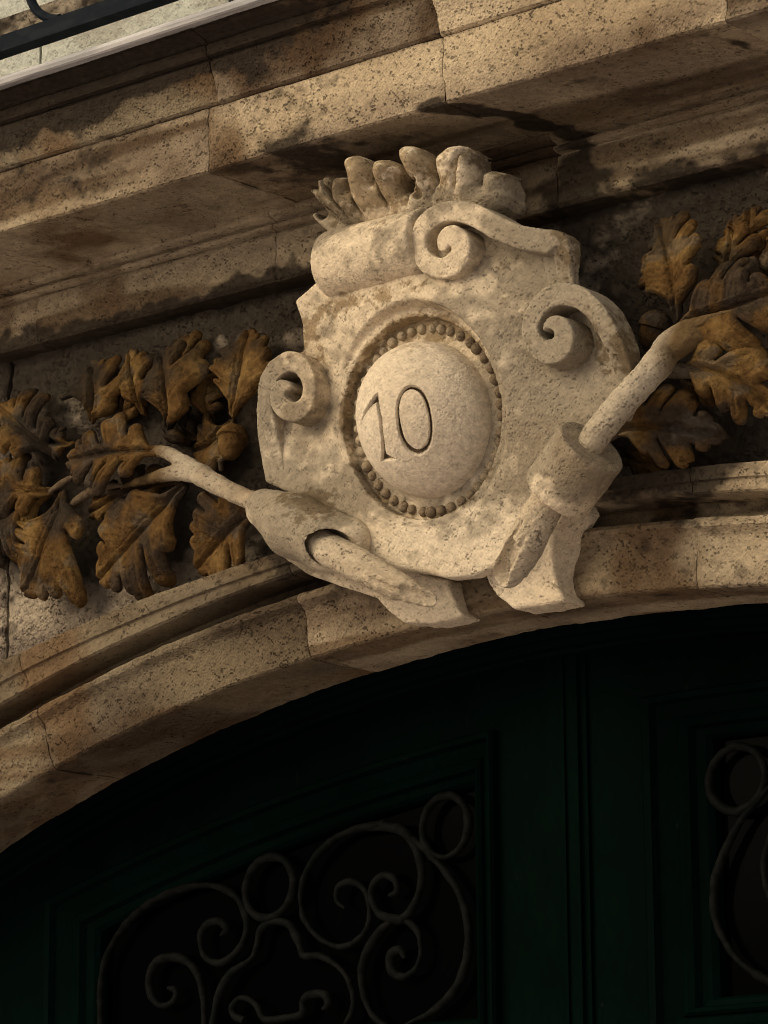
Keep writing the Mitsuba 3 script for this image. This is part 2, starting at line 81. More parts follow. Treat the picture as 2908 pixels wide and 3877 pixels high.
# ------------------------------------------------------------------ materials
def C(*a): return mi.Color3f(*a)
def soot_shade_mask(p):
    """Black crust and run-off stains, plus shade painted in as dark patches, in world metres."""
    x, y, z = p.x, p.y, p.z
    big = fbm(x * 5 + 3, y * 5, z * 5, 4)
    fine = fbm(x * 38, y * 38, z * 38, 3)
    e = (big - 0.5) * 1.5 + (fine - 0.5) * 0.9
    def blob(cx, cz, rx, rz, amt): return amt * dr.exp(-(dr.square((x - cx) / rx) + dr.square((z - cz) / rz)))
    m = blob(0.80, 3.36, 0.26, 0.10, .85) + blob(0.62, 3.31, 0.10, 0.12, .8)
    m += blob(0.06, 3.47, 0.09, 0.07, .7) + blob(0.46, 3.46, 0.06, 0.05, .9)
    m += blob(-0.95, 3.40, 0.55, 0.07, 1.1) + blob(-0.35, 3.42, 0.45, 0.035, .9) + blob(-0.40, 3.20, 0.42, 0.08, .75)  # last blob: shade among the left leaves, as colour
    m += blob(-0.62, 3.21, 0.40, 0.12, .8) + blob(-0.33, 3.15, 0.20, 0.15, .9) + blob(0.70, 3.14, 0.14, 0.18, .9) + blob(-0.52, 3.05, .34, .06, .9) + blob(.30, 3.1, .5, .34, .5)  # shade between the leaves and round the shield, put into the colour
    m += blob(-0.05, 2.94, 0.13, 0.07, .8) + blob(0.68, 2.955, 0.15, 0.035, .9)
    # black run under the balcony edge, fading to the right
    m += 2.1 * smoothstep(3.69, 3.765, z + (big - .5) * .09) * smoothstep(0.40, -0.40, x) * smoothstep(0.2, 0.3, -y)
    m += .42 * smoothstep(.15, -.6, x) * smoothstep(3.54, 3.58, z)
    # leaks that cross the soffit from its joints
    def run(x0, s, wd, a):
        dd = x - (x0 + (y + 0.30) * s + (fbm(x * 11, y * 11, 5.0, 3) - .5) * .10)
        return a * dr.exp(-dr.square(dd / wd)) * smoothstep(3.50, 3.545, z) * smoothstep(3.58, 3.56, z)
    m += run(0.37, 0.42, 0.028, 1.0) + run(0.02, 0.42, 0.02, .9) + run(0.87, .2, .02, .5)
    return smoothstep(0.34, 0.70, m + .05 + e * 0.84)

def pits(x, y, z):
    m = smoothstep(.38, .66, fbm(x * 19, y * 19, z * 19, 2))
    return smoothstep(0.64, 0.74, .62 * noise(x * 340 + 5, y * 340, z * 290) + .38 * noise(x * 130 + 2, y * 130, z * 115)) * (.62 + .38 * m)
def shield_grime_shade(p):  # grime patches, plus shade on crest, dome top and right flank as colour
    x, y, z = p.x, p.y, p.z
    n = .6 * fbm(x * 34, y * 34, z * 34, 4) + .4 * fbm(x * 120, y * 120, z * 120, 3)
    def blob(cx, cz, rx, rz, amt): return amt * dr.exp(-(dr.square((x - cx) / rx) + dr.square((z - cz) / rz)))
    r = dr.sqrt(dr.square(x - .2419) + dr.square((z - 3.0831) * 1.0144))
    m = .60 * dr.exp(-dr.square((r - .158) / .013)) + blob(.22, 3.475, .24, .075, .85) + blob(.03, 3.24, .05, .06, .55) + blob(.20, 3.285, .20, .025, .6)  # second term paints the overhang shade onto the crest
    m += blob(.085, 3.125, .035, .045, .6) + blob(.605, 3.13, .022, .05, .55) + blob(-.03, 2.99, .07, .025, .7) + blob(.03, 2.965, .05, .03, .75) + blob(.26, 3.205, .09, .035, .55)  # last blob: painted shade on top of the dome
    m += blob(.68, 3.10, .045, .13, .9) + blob(.58, 3.30, .03, .05, .8) + blob(.30, 2.80, .05, .05, .5) + blob(.40, 2.90, .09, .04, .35) + blob(.50, 3.22, .10, .10, .22)  # first two: shade of the right flanks put into the colour
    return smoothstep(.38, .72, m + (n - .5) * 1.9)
def stone_color(c1, c2, c3, soot=1.0, pit=0.55, seed=0.0, streak=1.0, band=0.0, grime=0.0, shield=0.0, fade=None):
    def fn(p, n, uv):
        x, y, z = p.x + seed, p.y, p.z
        a = fbm(x * 3.3, y * 3.3, z * 4.5, 4)
        c = mix(c1, c2, smoothstep(0.36, 0.64, a))
        b = fbm(x * 6.5 + 9, y * 6.5, z * 3.2 + 4, 4)
        c = mix(c, c3, smoothstep(0.53, 0.72, b) * 0.8 * streak)
        if band:
            h = fbm(x * 1.6 + 2, y * 9 + 7, z * 17, 4); c = mix(c, mi.Color3f(*c3) * .8, smoothstep(.50, .66, h) * .8 * band)
        if grime:                                              # grey-brown city dirt in cloudy patches
            gm = smoothstep(.40, .62, fbm(x * 2.7 + 21, y * 2.7, z * 6 + 3, 5)); c = mix(c, c * mi.Color3f(.50, .48, .50), gm * grime)
        g = noise(x * 330, y * 330, z * 330); g2 = fbm(x * 95, y * 95, z * 95, 2)
        c = c * (0.74 + 0.34 * g + 0.36 * (g2 - 0.35))
        c = c * (1 - pit * pits(x, y, z))
        if shield: c = mix(c, c * mi.Color3f(.40, .345, .27), shield_grime_shade(p) * shield)
        if fade: c = mix(c, mi.Color3f(*fade) * (.7 + .6 * g2), dr.clip(smoothstep(-.375, -.455, p.x + (a - .5) * .15) + smoothstep(.69, .735, p.x + (a - .5) * .1), 0, 1))
        if soot: c = mix(c, mi.Color3f(0.026, 0.021, 0.016) * (0.7 + .6 * g2), soot_shade_mask(p) * 0.90 * soot)
        return c
    return proc(fn)
def stone_bump(seed=0.0, k=1.0):
    def fn(p, n, uv):
        x, y, z = p.x + seed, p.y, p.z
        return k * (0.0019 * fbm(x * 130, y * 130, z * 115, 3) + 0.0011 * noise(x * 400, y * 400, z * 340) - 0.0014 * pits(x, y, z))
    return proc(fn, eps=0.0009)
def stone(name, *cols, k=1.0, seed=0.0, **kw):
    scene[name] = {'type': 'twosided', 'b': {'type': 'bumpmap', 'a': stone_bump(seed, k), 'scale': 1.0,
        'bsdf': {'type': 'diffuse', 'reflectance': stone_color(*cols, seed=seed, **kw)}}}
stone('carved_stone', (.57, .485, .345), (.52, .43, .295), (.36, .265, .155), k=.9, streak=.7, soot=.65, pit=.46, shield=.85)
stone('boss_stone', (.60, .52, .385), (.55, .465, .335), (.46, .375, .25), k=.7, streak=.5, soot=0, pit=.16, shield=.6)
for i_ in range(3):
    t_ = (.84, .44, 1.06)[i_]
    stone('block_stone' + ('', '_dull', '_light')[i_], tuple(v * t_ for v in (.42, .34, .22)), tuple(v * t_ for v in (.29, .225, .14)), (.125, .082, .045), seed=1.3 * i_, streak=1.2, band=1.0, k=2.0, grime=1.0)
stone('wall_stone', (.30, .25, .18), (.18, .148, .11), (.10, .08, .06), k=3.0, seed=3.1, grime=.9)
stone('branch_stone', (.45, .38, .27), (.38, .31, .21), (.27, .20, .125), k=1.3, seed=.9, soot=.3, fade=(.12, .078, .035))
stone('twig_stone', (.20, .145, .085), (.14, .10, .06), (.09, .068, .045), k=1.2, soot=.5)
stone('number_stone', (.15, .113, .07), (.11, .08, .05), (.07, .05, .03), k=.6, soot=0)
stone('bead_stone', (.33, .27, .18), (.20, .155, .10), (.11, .08, .05), k=.8, seed=.4, soot=0)
stone('pale_stone', (.40, .41, .345), (.35, .355, .29), (.28, .27, .22), k=.9, seed=5.0, soot=0, pit=.35)
def leaf_color(p, n, uv):
    x, y, z = p.x, p.y, p.z
    a = fbm(x * 13, y * 13, z * 11, 4); b = fbm(x * 26 + 7, y * 26, z * 24, 3); g = fbm(x * 150, y * 150, z * 150, 2)
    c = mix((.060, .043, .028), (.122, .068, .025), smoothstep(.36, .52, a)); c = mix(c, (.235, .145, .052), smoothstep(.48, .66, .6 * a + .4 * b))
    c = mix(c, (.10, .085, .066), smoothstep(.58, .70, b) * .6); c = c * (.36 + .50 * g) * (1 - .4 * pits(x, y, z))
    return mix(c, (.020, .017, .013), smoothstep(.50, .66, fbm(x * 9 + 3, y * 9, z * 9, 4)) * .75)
scene['leaf_stone'] = {'type': 'twosided', 'b': {'type': 'bumpmap', 'a': stone_bump(1.7, 1.3), 'scale': 1.0, 'bsdf': {'type': 'diffuse', 'reflectance': proc(leaf_color)}}}
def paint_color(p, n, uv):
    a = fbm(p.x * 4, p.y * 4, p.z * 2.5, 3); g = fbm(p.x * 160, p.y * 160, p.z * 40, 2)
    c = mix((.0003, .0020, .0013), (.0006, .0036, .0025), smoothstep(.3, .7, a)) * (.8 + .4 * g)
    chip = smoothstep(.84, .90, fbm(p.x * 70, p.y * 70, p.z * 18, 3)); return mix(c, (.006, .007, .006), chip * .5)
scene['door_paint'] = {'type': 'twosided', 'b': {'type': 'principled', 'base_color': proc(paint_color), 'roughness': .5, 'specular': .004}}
def iron_color(p, n, uv): return mix((.0016, .0021, .0017), (.0042, .0044, .0038), smoothstep(.35, .65, fbm(p.x * 60, p.y * 60, p.z * 60, 3)))
scene['grille_iron'] = {'type': 'twosided', 'b': {'type': 'principled', 'base_color': proc(iron_color), 'roughness': .7, 'specular': .03}}
def rail_color(p, n, uv): return mix((.003, .006, .009), (.008, .011, .014), smoothstep(.4, .7, fbm(p.x * 30, p.y * 30, p.z * 60, 3)))
scene['railing_iron'] = {'type': 'twosided', 'b': {'type': 'principled', 'base_color': proc(rail_color), 'roughness': .6, 'specular': .04}}
def zinc_color(p, n, uv): return mix((.22, .215, .205), (.36, .35, .33), smoothstep(.3, .7, fbm(p.x * 9, p.y * 30, p.z * 90, 3)))
scene['zinc'] = {'type': 'twosided', 'b': {'type': 'principled', 'base_color': proc(zinc_color), 'roughness': .5, 'specular': .4}}
scene['window_glass'] = {'type': 'principled', 'base_color': {'type': 'rgb', 'value': [.0004, .0005, .0005]}, 'roughness': .12, 'specular': .004}
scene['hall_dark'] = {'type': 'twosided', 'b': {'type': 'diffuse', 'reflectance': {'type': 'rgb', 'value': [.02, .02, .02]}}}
scene['paving'] = {'type': 'twosided', 'b': {'type': 'diffuse', 'reflectance': proc(lambda p, n, uv: mix((.45, .405, .405), (.55, .495, .495), fbm(p.x * 2, p.y * 2, 0, 3)))}}

# ------------------------------------------------------------------ mesh helpers
def P3(x, z, d): return np.stack([np.asarray(x, float), -np.asarray(d, float), np.asarray(z, float)], -1)
def grid_mesh(v, close_u=False, close_v=False, flip=False):
    """v (n, m, 3) -> a sheet"""
    n, m = v.shape[:2]
    i, j = np.meshgrid(np.arange(n - (not close_u)), np.arange(m - (not close_v)), indexing='ij')
    a, b, c, d = i * m + j, i * m + (j + 1) % m, ((i + 1) % n) * m + (j + 1) % m, ((i + 1) % n) * m + j
    q = np.stack([a, b, c, d], -1).reshape(-1, 4)
    if flip: q = q[:, ::-1]
    return trimesh.Trimesh(v.reshape(-1, 3), np.vstack([q[:, [0, 1, 2]], q[:, [0, 2, 3]]]), process=False)
def warp(v):
    v = v.copy(); q = np.stack([v[..., 0] * 4, v[..., 1] * 34, v[..., 2] * 34], -1); v[..., 0] += .012 * (meshkit.fbm(q + 31, 3, 91) - .5); return v
def cat(*m): return trimesh.util.concatenate(list(m))
def roughen(m, amp, freq, seed=0, octaves=3):
    n = np.array(m.vertex_normals); v = np.array(m.vertices)
    f = meshkit.fbm(v * freq + 50, octaves, seed) - .5
    return trimesh.Trimesh(v + n * (2 * amp * f)[:, None], m.faces, process=False)
def relaxed(m, times):
    v = np.array(m.vertices); f = m.faces; e = np.unique(np.sort(np.vstack([f[:, [0, 1]], f[:, [1, 2]], f[:, [2, 0]]]), axis=1), axis=0)
    n = np.bincount(e.ravel(), minlength=len(v))[:, None]; ok = n > 0
    for k in range(2 * times):
        t = np.stack([np.bincount(e[:, 0], v[e[:, 1], j], len(v)) + np.bincount(e[:, 1], v[e[:, 0], j], len(v)) for j in range(3)], 1)
        v = np.where(ok, v + (.5, -.52)[k % 2] * (t / np.maximum(n, 1) - v), v)
    return trimesh.Trimesh(v, f, process=False)
def tube(pts, r, sides=12, cap=True, squash=None):
    p = np.asarray(pts, float); t = np.gradient(p, axis=0); t /= np.linalg.norm(t, axis=1, keepdims=True) + 1e-12
    a = np.cross(t, np.where(np.abs(t[:, 1:2]) < .9, [0, 1., 0], [1., 0, 0])); a /= np.linalg.norm(a, axis=1, keepdims=True) + 1e-12
    b = np.cross(t, a); g = np.arange(sides) * 2 * np.pi / sides
    r = np.broadcast_to(r, (len(p),))[:, None, None]
    v = p[:, None] + r * (np.cos(g)[None, :, None] * a[:, None] + np.sin(g)[None, :, None] * b[:, None])
    m = grid_mesh(v, close_v=True)
    if cap:
        k = len(m.vertices); vv = np.vstack([m.vertices, p[0], p[-1]]); i = np.arange(sides); e = (len(p) - 1) * sides
        f = np.vstack([m.faces, np.stack([i * 0 + k, (i + 1) % sides, i], 1), np.stack([i * 0 + k + 1, e + i, e + (i + 1) % sides], 1)])
        m = trimesh.Trimesh(vv, f, process=False)
    return m
def spline(p, n, closed=False):
    """Catmull-Rom through the rows of p"""
    p = np.asarray(p, float)
    q = np.vstack([p[-1:], p, p[:2]]) if closed else np.vstack([2 * p[:1] - p[1:2], p, 2 * p[-1:] - p[-2:-1]])
    k = len(p) if closed else len(p) - 1
    u = np.linspace(0, k, n, endpoint=not closed); i = np.minimum(u.astype(int), k - 1); t = (u - i)[:, None]
    a, b, c, d = q[i], q[i + 1], q[i + 2], q[i + 3]
    return .5 * (2 * b + (c - a) * t + (2 * a - 5 * b + 4 * c - d) * t**2 + (3 * b - a - 3 * c + d) * t**3)

def surface_nets(f, org, h):
    """Triangles of the zero level of the array f (negative inside)."""
    s = f < 0
    n = np.array(f.shape)
    cnt = np.zeros(n - 1, np.int8); acc = np.zeros((*(n - 1), 3), np.float32)
    cell = lambda o, ax: None
    for ax in range(3):
        a = [slice(None)] * 3; b = [slice(None)] * 3; a[ax] = slice(0, -1); b[ax] = slice(1, None)
        fa, fb = f[tuple(a)], f[tuple(b)]; cross = s[tuple(a)] != s[tuple(b)]
        idx = np.argwhere(cross); t = fa[cross] / (fa[cross] - fb[cross])
        o = [x for x in range(3) if x != ax]
        for d1 in (0, -1):
            for d2 in (0, -1):
                c = idx.copy(); c[:, o[0]] += d1; c[:, o[1]] += d2
                ok = (c >= 0).all(1) & (c < n - 1).all(1); ci = c[ok]
                pos = np.zeros((len(ci), 3), np.float32); pos[:, ax] = t[ok]; pos[:, o[0]] = -d1; pos[:, o[1]] = -d2
                np.add.at(acc, tuple(ci.T), pos); np.add.at(cnt, tuple(ci.T), 1)
    on = cnt > 0; number = np.full(cnt.shape, -1, np.int64); number[on] = np.arange(on.sum())
    cells = np.argwhere(on); v = (cells + acc[on] / cnt[on][:, None]) * h + org
    quads = []
    for ax in range(3):
        a = [slice(None)] * 3; b = [slice(None)] * 3; a[ax] = slice(0, -1); b[ax] = slice(1, None)
        cross = s[tuple(a)] != s[tuple(b)]; idx = np.argwhere(cross)
        o = [(ax + 1) % 3, (ax + 2) % 3]
        ok = (idx[:, o[0]] > 0) & (idx[:, o[1]] > 0) & (idx[:, o[0]] < n[o[0]] - 1) & (idx[:, o[1]] < n[o[1]] - 1); idx = idx[ok]
        inside = s[tuple(idx.T)]
        def num(d1, d2):
            c = idx.copy(); c[:, o[0]] += d1; c[:, o[1]] += d2; return number[tuple(c.T)]
        q = np.stack([num(-1, -1), num(0, -1), num(0, 0), num(-1, 0)], 1)
        q[~inside] = q[~inside][:, ::-1]; quads.append(q)
    q = np.vstack(quads); q = q[(q >= 0).all(1)]
    return trimesh.Trimesh(v, np.vstack([q[:, [0, 1, 2]], q[:, [0, 2, 3]]]), process=False)

class Vol:
    """A block of voxels in shield space: u = X, v = Z, w = distance out along the leaning plane."""
    def __init__(s, u0, u1, v0, v1, w0, w1, h=.003, world=False):
        s.h, s.org, s.world = h, np.array([u0, v0, w0]), world
        s.u = np.arange(u0, u1, h).astype(np.float32); s.v = np.arange(v0, v1, h).astype(np.float32); s.w = np.arange(w0, w1, h).astype(np.float32)
        s.U, s.V = np.meshgrid(s.u, s.v, indexing='ij'); s.f = None
        s.W = s.w[None, None, :]; s.off = np.float32(0 if world else TILT) * (s.V - np.float32(Z0))
        s.D = s.W + s.off[:, :, None]                    # world depth
    def add(s, g, k=0.0):
        if s.f is None: s.f = np.broadcast_to(g, (len(s.u), len(s.v), len(s.w))).astype(np.float32).copy()
        elif k <= 0: s.f = np.minimum(s.f, g)
        else:
            hh = np.clip(.5 + .5 * (g - s.f) / k, 0, 1); s.f = g * (1 - hh) + s.f * hh - k * hh * (1 - hh)
        return s
    def cut(s, g, k=0.0):
        if k <= 0: s.f = np.maximum(s.f, -g)
        else:
            hh = np.clip(.5 - .5 * (g + s.f) / k, 0, 1); s.f = s.f * (1 - hh) - g * hh + k * hh * (1 - hh)
        return s
    def poly(s, pts, smooth=0.0):
        q = Polygon(pts) if not hasattr(pts, 'geom_type') else pts
        if smooth: q = q.buffer(smooth).buffer(-2 * smooth).buffer(smooth)
        b = np.vstack([np.array(l.segmentize(.002).coords) for g in getattr(q, 'geoms', [q]) for l in [g.exterior, *g.interiors]])
        dist = cKDTree(b).query(np.stack([s.U.ravel(), s.V.ravel()], 1))[0].reshape(s.U.shape)
        return np.where(shapely.contains_xy(q, s.U, s.V), -dist, dist).astype(np.float32)
    def extrude(s, s2, top, bottom=-.5, r=.006):
        """2-d distance s2, closed in front by the height field top (rounded edge r)"""
        top = np.broadcast_to(np.asarray(top, np.float32), s.U.shape)
        a = s2[:, :, None] + r; b = s.W - top[:, :, None] + r
        g = np.sqrt(np.maximum(a, 0)**2 + np.maximum(b, 0)**2) - r + np.minimum(np.maximum(a, b), 0)
        return np.maximum(g, bottom - s.W)
    def capsule(s, a, b, ra, rb=None, squash=1.0):
        """a, b: (X, Z, d) world"""
        rb = ra if rb is None else rb
        a, b = np.array(a, np.float32), np.array(b, np.float32); ab = b - a
        pu, pv, pd = s.U[:, :, None] - a[0], s.V[:, :, None] - a[1], s.D - a[2]
        t = np.clip((pu * ab[0] + pv * ab[1] + pd * ab[2]) / max(float(ab @ ab), 1e-9), 0, 1)
        return np.sqrt((pu - t * ab[0])**2 + (pv - t * ab[1])**2 + ((pd - t * ab[2]) * squash)**2) - (ra + (rb - ra) * t)
    def cyl(s, a, b, r, rnd=.005, r2=None):
        a, b = np.array(a, np.float32), np.array(b, np.float32); L = float(np.linalg.norm(b - a)); ax = (b - a) / L
        pu, pv, pd = s.U[:, :, None] - a[0], s.V[:, :, None] - a[1], s.D - a[2]
        t = pu * ax[0] + pv * ax[1] + pd * ax[2]
        rad = np.sqrt(np.maximum(pu**2 + pv**2 + pd**2 - t**2, 0)); rr = r if r2 is None else r + (r2 - r) * np.clip(t / L, 0, 1)
        x, y = rad - rr + rnd, np.abs(t - L / 2) - L / 2 + rnd
        return np.sqrt(np.maximum(x, 0)**2 + np.maximum(y, 0)**2) + np.minimum(np.maximum(x, y), 0) - rnd
    def mesh(s, amp=.0012, freq=45, seed=0, relax=2):
        s.f[[0, -1]] = np.maximum(s.f[[0, -1]], .001); s.f[:, [0, -1]] = np.maximum(s.f[:, [0, -1]], .001); s.f[:, :, [0, -1]] = np.maximum(s.f[:, :, [0, -1]], .001)
        m = surface_nets(s.f, s.org, s.h); v = np.array(m.vertices)
        d = v[:, 2] + (0 if s.world else TILT) * (v[:, 1] - Z0)
        m = trimesh.Trimesh(P3(v[:, 0], v[:, 1], d), m.faces[:, ::-1], process=False)
        if relax: m = relaxed(m, relax)
        return roughen(m, amp, freq, seed)
def ribbon(rows, n=160):
    q = spline(rows, n); parts = []
    c = [Point(a[0], a[1]).buffer(max(a[2], .004) / 2, 12) for a in q]
    return shapely.union_all([shapely.union_all([c[i], c[i + 1]]).convex_hull for i in range(n - 1)]), q
sm = lambda a, b, x: (lambda t: t * t * (3 - 2 * t))(np.clip((x - a) / (b - a), 0, 1))

# ================================================================== THE SETTING: pavement
put('pavement', (P3([-60, 60, 60, -60], [0, 0, 0, 0], [-.12, -.12, 90, 90]), [[0, 1, 2, 3]]), 'paving', False, kind='structure', label='stone pavement in front of the doorway')

# ================================================================== ARCH: moulded stone arch of separate blocks
AC = np.array([.309, -.979])
def ray_r(phi, cx, cz, R):
    """distance from AC along angle phi (from the vertical) to the circle"""
    dx, dz = np.sin(phi), np.cos(phi); ox, oz = AC[0] - cx, AC[1] - cz
    b = ox * dx + oz * dz; return -b + np.sqrt(b * b - (ox * ox + oz * oz - R * R))
def arch_profile(phi):
    ar = 3.758 + 0 * phi; g = ray_r(phi, .298, -1.108, 4.025); top = ray_r(phi, .312, -2.492, 5.45)
    k = (g - ar) / .152; t = (top - g) / .06
    pr = [(ar + .004, -.125), (ar + .002, -.05), (ar, .02), (ar, .054), (ar + .004, .059), (ar + .03 * k, .061), (ar + .075 * k, .060), (ar + .090 * k, .062),
          (ar + .096 * k, .067), (ar + .104 * k, .077), (ar + .112 * k, .079), (ar + .119 * k, .073), (ar + .123 * k, .055), (ar + .126 * k, .016),
          (ar + .140 * k, .008), (g - .004, .008), (g + .004, .012), (g + .005, .082), (g + .008, .086), (g + .03 * t, .086), (g + .032 * t, .092), (g + .055 * t, .094), (top - .001, .094), (top, .088), (top + .002, -.03)]
    return np.array(pr)
PROF_N = 96
def arch_block(phi0, phi1, seed):
    ph = np.linspace(phi0, phi1, max(8, int((phi1 - phi0) * 3.8 / .0045)))
    pr = np.stack([arch_profile(np.array(p)) for p in ph])                      # (n, k, 2)
    L = np.r_[0, np.cumsum(np.linalg.norm(np.diff(pr[len(ph) // 2], axis=0), axis=1))]
    s = np.unique(np.r_[np.linspace(0, L[-1], PROF_N), L]); q = np.stack([np.stack([np.interp(s, L, pr[i, :, j]) for j in (0, 1)], -1) for i in range(len(ph))])
    edge = np.minimum(ph - phi0, phi1 - ph) * 3.8
    q[:, :, 1] -= (.003 * (1 - sm(0, .006, edge)))[:, None] * (q[:, :, 1] > -.02)
    v = P3(AC[0] + q[..., 0] * np.sin(ph)[:, None], AC[1] + q[..., 0] * np.cos(ph)[:, None], q[..., 1])
    v = warp(v)
    back = lambda e: np.stack([e, np.stack([e[:, 0], np.full(len(e), .03), e[:, 2]], 1)])
    m = grid_mesh(v, flip=True); m = roughen(roughen(m, .0016, 60, seed), .003, 9, seed + 5)
    vv = np.array(m.vertices).reshape(v.shape)
    return cat(m, grid_mesh(back(vv[0])), grid_mesh(back(vv[-1]), flip=True))
gap = .0015 / 3.8
cuts = [-.66, -.44, math.atan2(-.7539 - AC[0], 2.7462 - AC[1]), math.atan2(-.1257 - AC[0], 2.816 - AC[1]), .003, math.atan2(.6827 - AC[0], 2.8542 - AC[1]), .245, .39, .53]
for i in range(len(cuts) - 1):
    put('stone_arch__arch_stone', arch_block(cuts[i] + gap / 2, cuts[i + 1] - gap / 2, i * 3), 'block_stone' + ('_dull', '_dull', '_dull', '', '', '', '', '')[i], 35)
ph = np.linspace(-.66, .53, 120)
bk = np.stack([P3(AC[0] + r * np.sin(ph), AC[1] + r * np.cos(ph), np.full(120, d)) for r, d in ((3.764, -.12), (3.764, .002), (3.86, .002), (3.95, .002), (3.95, -.05))], 1)
put('stone_arch__mortar', grid_mesh(bk, flip=True), 'wall_stone', 35)
note('stone_arch', 'moulded limestone arch with dark undercut groove curving over the green door', 'arch')

# ================================================================== WALL between arch and cornice
def zb(x):
    return -2.492 + np.sqrt(np.maximum(5.45**2 - (x - .312)**2, 0)) - .02
def wall_block(x0, x1, ztop, seed):
    xs = np.linspace(x0, x1, max(6, int((x1 - x0) / .0045))); t = np.linspace(0, 1, 110)
    lo = zb(xs); Z = lo[:, None] + (ztop - lo)[:, None] * t; X = np.repeat(xs[:, None], len(t), 1)
    edge = np.minimum(X - x0, x1 - X)
    q = np.stack([X * 7, X * 0, Z * 7], -1)
    d = .010 * (meshkit.fbm(q + 3, 4, seed) - .5) - .005 * (1 - sm(0, .005, edge))
    crust = sm(.47, .56, meshkit.fbm(q * 1.3 + 11, 4, 77)); d = d + .006 * crust * sm(3.15, 3.3, Z)          # ragged plaster crust left on the stone
    d += .0075 * (meshkit.fbm(q * 9, 3, seed + 1) - .5)
    v = warp(P3(X, Z, d)); bk_ = lambda e: np.stack([e, e + [0, .03, 0]])
    return cat(grid_mesh(v, flip=True), grid_mesh(bk_(v[0])), grid_mesh(bk_(v[-1]), flip=True))
for i, (a, b) in enumerate([(-1.75, -.914), (-.906, .30), (.306, .95), (.956, 1.7)]):
    put('stone_wall__wall_stone', wall_block(a, b, 3.452, i * 7), 'wall_stone', 40)
put('stone_wall__mortar', grid_mesh(np.stack([P3(np.linspace(-1.75, 1.7, 60), zb(np.linspace(-1.75, 1.7, 60)) - .0, np.full(60, -.02)), P3(np.linspace(-1.75, 1.7, 60), np.full(60, 3.45), np.full(60, -.02))]), flip=False), 'wall_stone', False)
note('stone_wall', 'rough sooty limestone wall behind the carved oak leaves', 'wall')

# ================================================================== CORNICE, three courses of blocks
COURSES = {
 'fascia_stone': ([(-.03, 3.434), (.0, 3.433), (.030, 3.4335), (.046, 3.436), (.052, 3.442), (.052, 3.48), (.051, 3.519), (.050, 3.523), (.043, 3.525), (.043, 3.528), (.055, 3.530), (.060, 3.534), (.060, 3.538), (.054, 3.541), (.048, 3.543), (.050, 3.545), (.068, 3.549), (.072, 3.554), (.072, 3.562)],
    [-1.7, -.79, -.20, .415, 1.0, 1.75]),
 'corona_stone': ([(.04, 3.560), (.085, 3.5595), (.17, 3.558), (.26, 3.557), (.294, 3.5555), (.300, 3.559), (.301, 3.60), (.301, 3.655), (.300, 3.668), (.296, 3.671)],
    [-1.7, -.72, -.13, .3806, .925, 1.75]),
 'moulding_stone': ([(.25, 3.669), (.303, 3.6695), (.309, 3.673), (.312, 3.685), (.317, 3.70), (.325, 3.716), (.331, 3.731), (.332, 3.737), (.326, 3.739), (.327, 3.742), (.340, 3.744), (.343, 3.750), (.343, 3.762), (.338, 3.766), (.345, 3.772), (.362, 3.777), (.372, 3.780), (.372, 3.785)],
    [-1.7, -.66, -.10, .38, .88, 1.75])}
def course(prof, x0, x1, seed):
    pr = np.array(prof); L = np.r_[0, np.cumsum(np.linalg.norm(np.diff(pr, axis=0), axis=1))]
    s = np.unique(np.r_[np.arange(0, L[-1], .0045), L]); q = np.stack([np.interp(s, L, pr[:, j]) for j in (0, 1)], -1)
    xs = np.linspace(x0, x1, int((x1 - x0) / .005)); edge = np.minimum(xs - x0, x1 - xs)
    pull = .0025 * (1 - sm(0, .006, edge))
    v = P3(np.repeat(xs[:, None], len(q), 1), q[None, :, 1] + 0 * xs[:, None], q[None, :, 0] - pull[:, None]); v = warp(v)
    m = roughen(roughen(grid_mesh(v, flip=True), .0016, 60, seed), .0035, 8, seed + 2); vv = np.array(m.vertices).reshape(v.shape)
    bk_ = lambda e: np.stack([e, np.stack([e[:, 0], np.maximum(e[:, 1] + .05, -.2), e[:, 2]], 1)])
    return cat(m, grid_mesh(bk_(vv[0])), grid_mesh(bk_(vv[-1]), flip=True))
for name, (prof, js) in COURSES.items():
    for i in range(len(js) - 1):
        put('stone_cornice__' + name, course(prof, js[i] + .0006, js[i + 1] - .0006, i * 11 + len(name)), 'block_stone' + {'fascia_stone': ('_light', '', '', '_light', ''), 'corona_stone': ('', '', '_light', '_light', ''), 'moulding_stone': ('_dull', '_dull', '', '_light', '')}[name][i], 35)
def box(x0, x1, z0, z1, d0, d1):
    m = trimesh.creation.box(extents=(x1 - x0, d1 - d0, z1 - z0)); m.apply_translation(((x0 + x1) / 2, -(d0 + d1) / 2, (z0 + z1) / 2)); return m
put('stone_cornice__mortar', cat(box(-1.7, 1.75, 3.575, 3.66, -.02, .285), box(-1.7, 1.75, 3.675, 3.772, -.02, .30)), 'wall_stone', False)
note('stone_cornice', 'weathered stone cornice with black stains running under the balcony', 'cornice')

